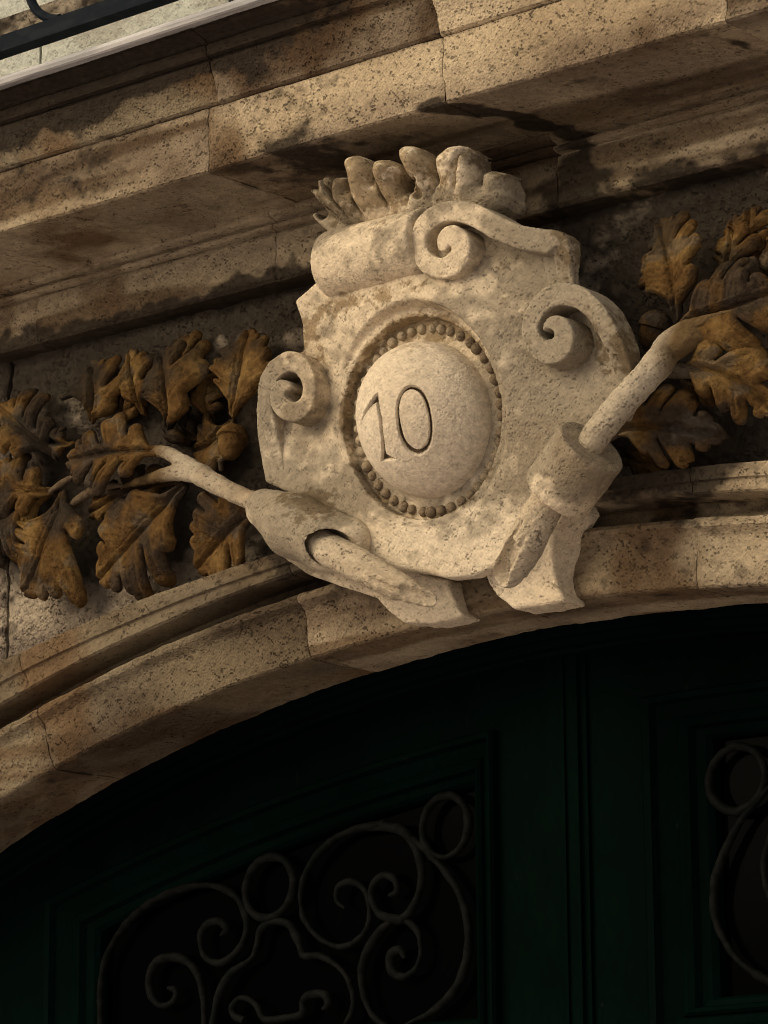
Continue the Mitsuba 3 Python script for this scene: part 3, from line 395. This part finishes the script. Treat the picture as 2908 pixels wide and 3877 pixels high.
# ================================================================== BALCONY and the pale wall above
def slab_mesh():
    pr = np.array([(.0, 3.786), (.385, 3.786), (.398, 3.779), (.402, 3.781), (.404, 3.787), (.402, 3.794), (.397, 3.797), (.36, 3.799), (0, 3.81)])
    xs = np.linspace(-1.9, 1.85, 500); v = P3(np.repeat(xs[:, None], len(pr), 1), pr[None, :, 1] + .0025 * (meshkit.fbm(np.stack([xs * 6, xs * 0, xs * 0], -1), 3, 4) - .5)[:, None], pr[None, :, 0] + 0 * xs[:, None])
    return grid_mesh(v, flip=True)
put('balcony_slab', slab_mesh(), 'zinc', 30, 'grey metal-edged balcony slab lying on top of the stone cornice', 'balcony')
r_ = put('balcony_railing__bottom_rail', roughen(cat(*[box(-1.85 + .0925 * i, -1.85 + .0925 * (i + 1), 3.857, 3.887, .345, .375) for i in range(40)]), .0005, 40), 'railing_iron', False)
note('balcony_railing', 'dark wrought iron railing with scrolls above the grey balcony edge', 'railing')
sc = np.array(G['rail_scroll']); cx, cz = sc[3, 0], .985 + 3.0
def scroll_pts(cx, cz, s=1):
    a = np.linspace(-math.pi * .5, math.pi * 2.6, 90); r = .098 * np.exp(-.13 * (a + math.pi / 2)); return P3(cx + s * r * np.cos(a), cz + r * np.sin(a) , np.full(90, .36))
for k in range(7):
    put('balcony_railing__scroll', tube(scroll_pts(cx - 1.32 + .44 * k, 3.987, -1 if k % 2 else 1), .0085, 10), 'railing_iron', 30)
for k in range(3):
    put('balcony_railing__post', cat(box(-1.8 + 1.78 * k, -1.78 + 1.78 * k, 3.80, 4.70, .35, .37)), 'railing_iron', False)
put('balcony_railing__top_rail', cat(box(-1.85, 1.85, 4.70, 4.735, .34, .38)), 'railing_iron', False)
for row, (z0, z1, off) in enumerate([(3.80, 4.085, 0), (4.125, 4.42, .3), (4.425, 4.72, 0), (4.725, 5.1, .3)]):
    for k in range(6):
        x0 = -2.4 + off + k * .78 + (-.005 if row else -.0); m = box(x0, x0 + .774, z0, z1, -.1, 0)
        m = m.subdivide().subdivide().subdivide().subdivide(); put('upper_wall__wall_stone', roughen(m, .0015, 30, k), 'pale_stone', 40)
put('upper_wall__string_course', roughen(box(-2.4, 2.4, 4.088, 4.122, -.1, .012).subdivide().subdivide(), .001, 30), 'wall_stone', 40)
put('upper_wall__mortar', box(-2.4, 2.4, 3.79, 5.1, -.2, -.012), 'wall_stone', False)
note('upper_wall', 'pale sunlit stone wall behind the balcony railing', 'wall')

# ================================================================== CARTOUCHE
RX, RZ, RR = G['ring']; TS = math.sqrt(1 + TILT * TILT)
def ring_r(U, V): return np.hypot(U - RX, (V - RZ) * TS)
def body():
    o = Vol(-.16, .70, 2.78, 3.46, -.06, .262, .003)
    s2 = o.poly(G['plate'], .006)
    r = ring_r(o.U, o.V); ang = np.arctan2((o.V - RZ), o.U - RX)
    H = .200 + .006 * sm(.27, .16, r)
    swell = .5 + .5 * np.cos(ang - math.radians(50)); H = H + .036 * swell**3.2 * sm(.34, .19, r)          # plate swells round the hollow
    for cx, cz, k in ((*G['vols'][0], .014), (*G['vols'][1], .026)):
        H = H - k * np.exp(-(np.hypot(o.U - cx, o.V - cz) / .060)**2)
    rim = o.poly(G['rim'], .002); H = H + .010 * sm(.003, -.001, rim)
    hollow = np.where(r < .137, .178, np.where(r < .1625,   .1765, .202))
    hollow = hollow + .003 * np.exp(-((r - .170) / .006)**2)
    wall = sm(.175, .186, r); H = np.where(r < .1625, hollow, hollow * (1 - wall) + H * wall)
    H = H + .0020 * (meshkit.fbm(np.stack([o.U * 14, o.V * 14, o.U * 0], -1), 3, 5) - .5) + .010 * np.maximum(-s2 - .03, 0)
    o.add(o.extrude(s2, H, .174, .007)); o.add(o.extrude(o.poly(shapely.affinity.translate(Polygon(G['plate']).buffer(-.055), -.055, 0)), .18, -.06, .02), .015)
    a, b, c = G['curl']; o.add(o.capsule(a, b, .0125), .006); o.cut(o.capsule((c[0], c[1] + .012, .225), (c[0], c[1] - .012, .225), .0085), .002)
    return o.mesh(.0009, 45, 1)
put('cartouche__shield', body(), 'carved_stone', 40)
def volute(rows, base, seed, rise=.32, floor=.182):
    q = np.array(rows); pad = .03
    o = Vol(q[:, 0].min() - pad, q[:, 0].max() + pad, q[:, 1].min() - pad, q[:, 1].max() + pad,   .08, .285, .0024)
    g, c = ribbon(rows, 200); s2 = o.poly(g)
    i = cKDTree(c[:, :2]).query(np.stack([o.U.ravel(), o.V.ravel()], 1))[1].reshape(o.U.shape) / 200.
    lo_ = .198 if rise > .1 else .214; top = lo_ + (base - lo_) * sm(.0, max(rise, .3), i) + .004 * sm(.6, 1, i)
    top = top + .002 * (meshkit.fbm(np.stack([o.U * 30, o.V * 30, o.U * 0], -1), 3, 9) - .5)
    o.add(o.extrude(s2, top, floor, .0035)); return o.mesh(.0011, 55, seed, 1)
put('cartouche__volute', volute(G['vol_l'], .237, 3), 'carved_stone', 40, label='left spiral scroll of the shield')
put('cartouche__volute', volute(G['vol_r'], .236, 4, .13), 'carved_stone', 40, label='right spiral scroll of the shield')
def top_scroll():
    o = Vol(.05, .48, 3.23, 3.44, .10, .36, .0028, world=True)
    a, b = (np.array(v) for v in G['roll']); o.add(o.cyl(a, b, .056, .005, .060))
    mid = (a + b) / 2; o.add(o.cyl(a + [0, .012, -.05], b + [0, .012, -.05], .050, .01, .046), .02)           # the sheet that runs back behind the roll
    o.cut(o.capsule(b + [-.03, -.012, -.02], b + [.012, -.012, -.02], .026), .003)
    return o.mesh(.0013, 45, 6, 1)
put('cartouche__top_scroll', top_scroll(), 'carved_stone', 40, label='rolled top of the shield')
put('cartouche__volute', volute(G['vol_t'], .248, 5, .05, .196), 'carved_stone', 40, label='top spiral scroll of the shield')
def crest():
    o = Vol(-.03, .45, 3.37, 3.545, .12, .34, .0024, world=True)
    s2 = o.poly(G['crest_outline']); q = np.stack([o.U, o.V], -1); best = np.full(o.U.shape, 9.); second = best.copy(); ridge = best * 0
    for l in [G['crest'][k] for k in (0, 1, 2, 3, 5, 6, 10, 12)]:
        a, b = np.array(l[:2]), np.array(l[3:5]); ab = b - a; t = np.clip(((q - a) @ ab) / (ab @ ab), 0, 1.1); dist = np.linalg.norm(q - a - t[..., None] * ab, axis=-1) / l[6]
        second = np.minimum(second, np.maximum(best, dist)); best = np.minimum(best, dist)
    top = .248 + .30 * (o.V - 3.43) + .040 * np.exp(-((o.U - .25) / .12)**2) * sm(3.40, 3.49, o.V)
    top = top - .030 * np.exp(np.minimum(s2, 0) / .011); f = sm(3.415, 3.45, o.V); top = top + .013 * np.exp(-(best / 1.1)**2) - f * .016 * np.exp(-((second - best) / .20)**2)     # broad lobes with creases between them
    o.add(o.extrude(s2, top, 0, .008))
    o.f = np.maximum(o.f, (top - .044)[:, :, None] - o.D)
    o.add(np.maximum(o.extrude(o.poly(shapely.affinity.translate(Polygon(G['crest_outline']).buffer(-.016), -.055, -.012)), .23, 0, .01), .0 - o.D), .012)
    for hx, hz in G['crest_hole']: o.cut(o.capsule((hx, hz, .36), (hx, hz, .255), .0105), .004)
    o.cut(o.capsule((G['crest_hole'][0][0] + .001, G['crest_hole'][0][1] + .006, .34), (G['crest_hole'][0][0] - .004, G['crest_hole'][0][1] + .018, .31), .006), .004)
    return o.mesh(.0016, 45, 8, 1)
put('cartouche__crest', crest(), 'carved_stone', 40, label='row of rounded acanthus leaves crowning the shield')
def sleeve_r():
    o = Vol(.28, .70, 2.74, 3.04, .06, .335, .0028, world=False)
    a, b = (np.array(v) for v in G['sleeve_r'])
    o.add(o.extrude(o.poly(G['flap_r'], .004), .164 + .03 * sm(2.80, 2.90, o.V), .105, .006))
    o.add(o.cyl(a, b, .058, .004), .012); ax = (b - a) / np.linalg.norm(b - a)
    o.cut(o.cyl(b - ax * .008, b + ax * .05, .034, .003), .003)
    return o.mesh(.0013, 45, 12, 1)
put('cartouche__strap', sleeve_r(), 'carved_stone', 40, label='right strap end rolled into a sleeve round the branch')
def sleeve_l():
    o = Vol(-.20, .30, 2.73, 3.06, .05, .32, .0028, world=False)
    o.add(o.extrude(o.poly(G['flap_l'], .004), .150 + .024 * sm(.22, .0, o.U), .100, .006))
    p = [np.array(v) for v in G['sleeve_l']]; r = [.034, .054, .050, .040]
    for i in range(3): o.add(o.capsule(p[i], p[i + 1], r[i], r[i + 1]), .012)
    st = np.array(G['stub_l']); a = st[1] + (st[0] - st[1]) * .10; b = st[2]
    o.cut(o.capsule(a + [.012, .0, .012], b + [0, 0, .02], .031, .036), .004)
    return o.mesh(.0013, 45, 13, 1)
put('cartouche__strap', sleeve_l(), 'carved_stone', 40, label='left strap end rolled into a bulging sleeve')

def dome():
    DW, DA, DH = .180, .126, .112
    la = np.linspace(0, math.pi / 2, 190); lo = np.linspace(0, 2 * math.pi, 560, endpoint=False)
    LA, LO = np.meshgrid(la, lo, indexing='ij'); ca, sa = np.cos(LA), np.sin(LA)          # la 0 = rim
    n = np.stack([ca * np.cos(LO), ca * np.sin(LO), sa], -1)
    U = RX + DA * n[..., 0]; V = RZ + DA * n[..., 1] / TS; W = DW + DH * n[..., 2]
    one = Polygon(G['one']); zero = Polygon(spline(G['zero_out'], 90, True), [spline(G['zero_in'], 90, True)])
    num = shapely.union_all([one.buffer(.0008), zero.buffer(.0006)]); bb = np.vstack([np.array(l.segmentize(.0005).coords) for g in num.geoms for l in [g.exterior, *g.interiors]])
    pts = np.stack([U.ravel(), V.ravel()], 1); dd = cKDTree(bb).query(pts)[0]; s2 = np.where(shapely.contains_xy(num, *pts.T), -dd, dd).reshape(U.shape)
    cut = .0105 * np.clip(-(s2 + .0002) / .0030, 0, 1)
    f = meshkit.fbm(np.stack([U * 40, V * 40, W * 40], -1), 3, 2) - .5; f2 = meshkit.fbm(np.stack([U * 9, V * 9, W * 9], -1), 2, 6) - .5
    k = .0022 * f + .004 * f2 - cut
    U, V, W = U + n[..., 0] * k, V + n[..., 1] * k, W + n[..., 2] * k
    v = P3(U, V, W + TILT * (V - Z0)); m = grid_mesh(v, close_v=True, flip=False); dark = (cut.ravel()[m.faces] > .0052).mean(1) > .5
    a, b = m.copy(), m.copy(); a.update_faces(~dark); b.update_faces(dark); b.remove_unreferenced_vertices(); return a, b
boss, number = dome()
put('cartouche__dome', boss, 'boss_stone', 45, label='round boss carved with the number 10')
put('cartouche__dome__number', number, 'number_stone', 45, label='dark carved number 10')  # deeper faces of the digits take a darker stone
for k in range(45):
    a = 2 * math.pi * k / 45 + RNG.normal(0, .012); s = trimesh.creation.icosphere(subdivisions=3, radius=.0089 * RNG.uniform(.86, 1.08))
    u, v = RX + RR * math.cos(a), RZ + RR * math.sin(a) / TS; w = .183 + RNG.uniform(-.0015, .0015)
    s = roughen(s, .0011, 120, k); s.apply_translation(P3(u, v, w + TILT * (v - Z0)))
    put('cartouche__bead', s, 'bead_stone', True)
note('cartouche', 'carved stone shield with scrolls and a beaded boss numbered 10 above the door', 'carved shield')

# ================================================================== OAK BRANCHES
def oak_leaf(L, seed, lobes=3):
    from scipy.spatial import Delaunay
    b, m, t, W = np.array(L[0:3]), np.array(L[3:6]), np.array(L[6:9]), L[9] * 1.55
    rg = np.random.default_rng(seed); n = 200; sv = np.linspace(0, 1, n); c = 2 * m - .5 * (b + t)
    mid = ((1 - sv)**2)[:, None] * b + (2 * sv * (1 - sv))[:, None] * c + (sv**2)[:, None] * t             # (X, Z, d)
    arc = np.r_[0, np.cumsum(np.linalg.norm(np.diff(mid, axis=0), axis=1))]; Ln = arc[-1]
    tg = np.gradient(mid, axis=0)[:, :2]; tg /= np.linalg.norm(tg, axis=1, keepdims=True); nr = np.stack([-tg[:, 1], tg[:, 0]], 1)
    # outline in (along, across): a lens round the midrib, rounded lobes on either side, a rounded tip
    cap = lambda p, q, ra, rb: shapely.union_all([Point(p).buffer(ra, 10), Point(q).buffer(rb, 10)]).convex_hull
    parts = [cap((0, 0), (.25 * Ln, 0), .09 * W, .24 * W), cap((.25 * Ln, 0), (.80 * Ln, 0), .25 * W, .28 * W), cap((.78 * Ln, 0), (.93 * Ln, 0), .32 * W, .27 * W)]; axes = []
    for side in (-1, 1):
        for k in range(lobes):
            s0 = (.16 + .60 * (k + rg.uniform(-.10, .10) + (.12 if side > 0 else 0)) / lobes) * Ln; w = W * (.72, 1.0, .92, .74)[k] * rg.uniform(.88, 1.08)
            r = min(W * rg.uniform(.22, .29), rg.uniform(.36, .44) * .62 * Ln / lobes); lean = rg.uniform(.34, .62)
            q = (s0 + lean * w, side * (w - r)); parts.append(cap((s0, 0), q, .18 * W, r)); axes.append(((s0, 0), q))
            for e in (-.62, .6): parts.append(Point(q[0] + e * r * .9, q[1] + side * r * (.34 - .2 * abs(e)) * rg.uniform(.6, 1.3)).buffer(r * .50, 8))
    for e in (-1, 1): parts.append(Point(.86 * Ln, e * W * .30).buffer(W * .17, 8))
    pg = shapely.union_all(parts).buffer(-.0012).buffer(.0024).buffer(-.0012).segmentize(.0022)
    pg = max(getattr(pg, 'geoms', [pg]), key=lambda g: g.area); ring = np.array(LineString(pg.exterior.coords).segmentize(.0022).coords)[:-1]
    ring = ring + .0016 * (meshkit.fbm(np.c_[ring * 110, np.full(len(ring), seed)], 2, seed)[:, None] - .5) * [1, -1]
    pg = Polygon(ring).buffer(0); pg = max(getattr(pg, 'geoms', [pg]), key=lambda g: g.area); ring = np.array(pg.exterior.coords)[:-1]
    x0, y0, x1, y1 = pg.bounds; gx, gy = np.meshgrid(np.arange(x0, x1, .0022), np.arange(y0, y1, .0022), indexing='ij'); gx = gx + .0011 * (np.arange(gx.shape[1]) % 2)
    gp = np.stack([gx.ravel(), gy.ravel()], 1); de = cKDTree(ring).query(gp)[0]; gp = gp[shapely.contains_xy(pg, *gp.T) & (de > .0014)]
    P = np.vstack([ring, gp]); tri = Delaunay(P).simplices; ctr = P[tri].mean(1); tri = tri[shapely.contains_xy(pg, *ctr.T)]
    a, bb = P[tri[:, 1]] - P[tri[:, 0]], P[tri[:, 2]] - P[tri[:, 0]]; tri = np.where((a[:, 0] * bb[:, 1] - a[:, 1] * bb[:, 0] > 0)[:, None], tri, tri[:, ::-1])
    edge = cKDTree(ring).query(P)[0]; s_, u_ = P[:, 0], P[:, 1]; A = np.abs(u_) / W
    vein = np.full(len(P), 1.); 
    for p, q in axes:
        p, q = np.array(p), np.array(q); ab = q - p; k = np.clip(((P - p) @ ab) / (ab @ ab), 0, 1); vein = np.minimum(vein, np.linalg.norm(P - p - k[:, None] * ab, axis=1))
    curl, bow, roll, tw = rg.uniform(-.34, .10), rg.uniform(.05, .24), rg.uniform(-.30, .30), rg.uniform(-.25, .25)
    h = curl * W * A**1.7 + bow * W * np.sin(np.pi * np.clip(A, 0, 1)) + roll * u_ + tw * u_ * (s_ / Ln - .5)
    h = h - .0050 * np.exp(-(np.abs(u_) / .0030)**2) + .0034 * np.exp(-((np.abs(u_) - .0075) / .0040)**2) - .0020 * np.exp(-(vein / .0024)**2) * (np.abs(u_) > .004)
    h = h + .0045 * np.exp(-(vein / (.20 * W))**2) * (A > .12) - .0036 * np.exp(-edge / .0022) + .0030 * np.exp(-((edge - .008) / .005)**2)
    h = h + .011 * (meshkit.fbm(np.c_[P * 26, np.full(len(P), seed)], 3, seed) - .5)
    f = np.clip(s_ / Ln, 0, 1); jx = np.interp(f * Ln, arc, np.arange(n)); i0 = np.clip(jx.astype(int), 0, n - 2); fr = (jx - i0)[:, None]
    lin = lambda v: v[i0] * (1 - fr) + v[i0 + 1] * fr
    M_, T_, N_ = lin(mid), lin(tg), lin(nr); over = (s_ - f * Ln)[:, None]
    xz = M_[:, :2] + T_ * over + N_ * u_[:, None]; d = M_[:, 2] + h
    k, r = len(P), len(ring); low = d - .0060 - .012 * np.clip(edge / .012, 0, 1)
    v = np.vstack([P3(xz[:, 0], xz[:, 1], d), P3(xz[:, 0], xz[:, 1], low)]); i = np.arange(r); j = (i + 1) % r
    area = (ring[:, 0] * np.roll(ring[:, 1], -1) - ring[:, 1] * np.roll(ring[:, 0], -1)).sum()
    sk = np.vstack([np.stack([i, i + k, j], 1), np.stack([j, i + k, j + k], 1)]); sk = sk if area > 0 else sk[:, ::-1]
    return trimesh.Trimesh(v, np.vstack([tri, tri[:, ::-1] + k, sk]), process=False)
def acorn(a, b, r):
    a, b = P3(*a), P3(*b); ax = (b - a) / np.linalg.norm(b - a); L = np.linalg.norm(b - a)
    t = np.linspace(0, 1, 40); rad = r * np.where(t < .42, np.sqrt(np.clip(1 - ((.42 - t) / .42)**2, 0, 1)) * 1.12, np.sqrt(np.clip(1 - ((t - .42) / .58)**2, 0, 1)) * .93)
    pt = a - ax * L * .25 + ax * (t * L * 1.5)[:, None]
    return roughen(tube(pt, np.maximum(rad, .0006), 26), .0014, 70, 3)
def stem_tube(p, r, n=60, seed=0, amp=.002): 
    q = spline(p, n); rr = np.interp(np.linspace(0, 1, n), np.linspace(0, 1, len(r)), r); q = P3(q[:, 0], q[:, 1], q[:, 2])
    return roughen(tube(q, rr, 28), amp, 32, seed)
def chain(o, p, r, k, n=14):
    q = spline(p, n); rr = np.interp(np.linspace(0, 1, n), np.linspace(0, 1, len(r)), r)
    for i in range(n - 1): o.add(o.capsule(q[i], q[i + 1], rr[i], rr[i + 1]), k if i == 0 else .002)
def vol_round(pts, pad=.045, h=.0028):
    p = np.vstack([np.array(x)[:, :3] for x in pts]); a, b = p.min(0) - pad, p.max(0) + pad
    return Vol(a[0], b[0], a[1], b[1], a[2], b[2], h, world=True)
def branch(key, stem, stem_r, stub, stub_r, sliver, twigs, leaves, acs, seed):
    o = vol_round([stem, twigs[0][0], twigs[1][0]]); chain(o, stem, stem_r, .002)
    for p, r in twigs[:2]: chain(o, [stem[-2], *p], [stem_r[-2] * .75, *r], .010)
    m = o.mesh(.0022, 30, seed, 1); put(key + '__stem', roughen(m, .0012, 90, seed + 9), 'branch_stone', 40)
    o = vol_round([stub], .05, .0024); chain(o, stub, stub_r, .002); e, f = np.array(stub[-1]), np.array(stub[-2]); ax = (e - f) / np.linalg.norm(e - f)
    if sliver: chain(o, sliver, [.007, .012, .009], .003, 6)
    up = np.array([0, 0, 1.]); r_ = stub_r[-2]
    o.cut(o.capsule(e - ax * r_ * 1.5 + up * r_ * .85, e + ax * r_ * .3 + up * r_ * .45, r_ * .42, r_ * .60), .004)                     # the splintered hollow at the break
    for t_, w_ in ((.55, -.5), (-.2, .6)): 
        side = np.array([-ax[1], ax[0], 0]); g = side * r_ * t_ + up * r_ * .92
        o.cut(o.capsule(f - ax * .03 + g, e - ax * .01 + g * .8, .0028, .0038), .003)
    put(key + '__broken_end', roughen(o.mesh(.0030, 34, seed + 1, 1), .0014, 95, seed), 'branch_stone', 40, label='splintered cut end of the branch below the sleeve')
    for i, (p, r) in enumerate(twigs[2:]): put(key + '__twig', stem_tube(p, r, 40, seed + 5 + i, .0016), 'twig_stone', 40)
    for i, (k, L) in enumerate(leaves.items()): put(key + '__leaf', oak_leaf(L, seed + i * 3, 4 if L[9] > .045 or i % 2 else 3), 'leaf_stone', 50)
    for a, b, r in acs: put(key + '__acorn', acorn(a, b, r), 'leaf_stone', 40)
tw = [tuple(t) for t in G['twigs']]; ac = G['acorns']
branch('oak_branch', G['stem_l'], [.017, .016, .016, .018, .016], G['stub_l'], [.020, .028, .027, .024, .012], None,
    [(tw[0:5], [.013, .012, .010, .006, .003]), (tw[5:9], [.015, .014, .010, .003]), (tw[9:13], [.003, .009, .008, .003]), (tw[13:16], [.002, .007, .004]), (G['acorn_stalk'], [.004, .005, .005])],
    G['leaves_l'], [(ac[0], ac[1], .019), (ac[2], ac[3], .026), (ac[6], ac[7], .02)], 11)
note('oak_branch', 'carved branch of brown oak leaves and acorns left of the shield', 'branch', 'oak branches either side of the shield')
branch('oak_branch_001', G['stem_r'], [.022, .023, .022, .023, .021], G['stub_r'], [.024, .029, .030, .026], G['sliver'],
    [(tw[16:20], [.018, .014, .009, .003]), (tw[20:24], [.019, .019, .014, .006]), (tw[24:28], [.019, .013, .010, .004]), (tw[28:31], [.006, .006, .005])],
    G['leaves_r'], [(ac[4], ac[5], .026)], 57)
note('oak_branch_001', 'carved branch of brown oak leaves rising right of the shield', 'branch', 'oak branches either side of the shield')

# ================================================================== DOOR
D = -.20
qo = np.polyfit(*np.array(G['panel_arc_out'] + G['panel_r'][:1] + G['panel_r'][5:6]).T, 2); qi = np.polyfit(*np.array(G['panel_arc_in'] + G['panel_r'][1:2] + G['panel_r'][6:]).T, 2)
def panel_poly(x0, x1, zb_, q, n=60):
    xs = np.linspace(x0, x1, n); return np.vstack([[x0, zb_], np.stack([xs, np.polyval(q, xs)], 1), [x1, zb_]])
PAN = {'left': ((-.988, .079, 2.105), (-.875, .0125, 2.165)), 'right': ((.388, 1.47, 2.105), (.505, 1.40, 2.165))}
def board(poly, holes, d0, d1):
    p = Polygon(poly, holes); m = trimesh.creation.extrude_polygon(p, d1 - d0, engine='earcut'); v = np.array(m.vertices)
    return trimesh.Trimesh(P3(v[:, 0], v[:, 1], d0 + v[:, 2]), m.faces, process=False)
for side, (o_, i_) in PAN.items():
    x0, x1 = (-1.55, .2305) if side == 'left' else (.2325, 2.0)
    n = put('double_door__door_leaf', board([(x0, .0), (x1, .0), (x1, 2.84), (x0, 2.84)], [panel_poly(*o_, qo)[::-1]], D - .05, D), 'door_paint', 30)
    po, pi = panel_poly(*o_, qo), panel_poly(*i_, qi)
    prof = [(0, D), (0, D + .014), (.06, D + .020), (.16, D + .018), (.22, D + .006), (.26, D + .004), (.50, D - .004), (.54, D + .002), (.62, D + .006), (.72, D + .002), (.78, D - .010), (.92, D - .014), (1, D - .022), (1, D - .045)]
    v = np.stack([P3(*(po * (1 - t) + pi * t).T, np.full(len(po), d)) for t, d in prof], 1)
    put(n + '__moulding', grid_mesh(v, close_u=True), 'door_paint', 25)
    g = trimesh.creation.extrude_polygon(Polygon(pi).buffer(.01), .004, engine='earcut')
    gv = np.array(Polygon(pi).buffer(.008).exterior.coords)[:-1]
    gp = Polygon(gv); tv, tf = trimesh.creation.triangulate_polygon(gp, engine='earcut')
    put(n + '__glass_pane', trimesh.Trimesh(P3(tv[:, 0], tv[:, 1], np.full(len(tv), D - .040)), tf, process=False), 'window_glass', False)
put('double_door__astragal', cat(box(.190, .2285, 0, 2.80, D, D + .012), box(.2285, .2345, 0, 2.80, D, D + .020), box(.2345, .259, 0, 2.80, D, D + .015), box(.259, .272, 0, 2.80, D, D + .007)), 'door_paint', False)
def frame():
    ph = np.linspace(-.60, .52, 300); pr = [(3.775, -.118), (3.752, -.120), (3.747, -.124), (3.745, -.140), (3.735, -.144), (3.733, -.165), (3.728, -.170), (3.727, D - .01)]
    v = np.stack([P3(AC[0] + r * np.sin(ph), AC[1] + r * np.cos(ph), np.full(300, d)) for r, d in pr], 1); return roughen(grid_mesh(v), .0016, 25)
put('double_door__door_frame', frame(), 'door_paint', 30)
lst = []
for k, pts in G['grille'].items():
    closed = np.allclose(pts[0], pts[-1]); q = spline(pts[:-1] if closed else pts, 120, closed)
    if closed: q = np.vstack([q, q[:1]])
    rg = np.random.default_rng(ord(k)); nz = meshkit.fbm(np.c_[q * 18, np.full(len(q), ord(k))], 3, 3) - .5
    r = .0068 * (1 + 1.1 * nz) * (1 if closed else np.clip(np.linspace(8, 0, len(q)) + .45, 0, 1)) ; put('double_door__iron_grille' + ('_001' if k in 'klm' else '') + '__scroll', roughen(tube(P3(q[:, 0], q[:, 1], np.full(len(q), D - .018)), r, 10), .0014, 60, ord(k)), 'grille_iron', 40)
note('double_door', 'dark green double door with arched glazed panels and iron scroll grilles', 'door')
hall = cat(*[grid_mesh(np.array([[P3(a[0], a[1], a[2]), P3(b[0], b[1], b[2])], [P3(c_[0], c_[1], c_[2]), P3(d_[0], d_[1], d_[2])]])) for a, b, c_, d_ in [
    ((-1.6, 0, -2.5), (-1.6, 2.9, -2.5), (2.1, 0, -2.5), (2.1, 2.9, -2.5)), ((-1.6, 0, -2.5), (-1.6, 2.9, -2.5), (-1.6, 0, -.26), (-1.6, 2.9, -.26)),
    ((2.1, 0, -2.5), (2.1, 2.9, -2.5), (2.1, 0, -.26), (2.1, 2.9, -.26)), ((-1.6, 2.9, -2.5), (2.1, 2.9, -2.5), (-1.6, 2.9, -.13), (2.1, 2.9, -.13)), ((-1.6, 0.002, -2.5), (2.1, 0.002, -2.5), (-1.6, 0.002, -.26), (2.1, 0.002, -.26))]])
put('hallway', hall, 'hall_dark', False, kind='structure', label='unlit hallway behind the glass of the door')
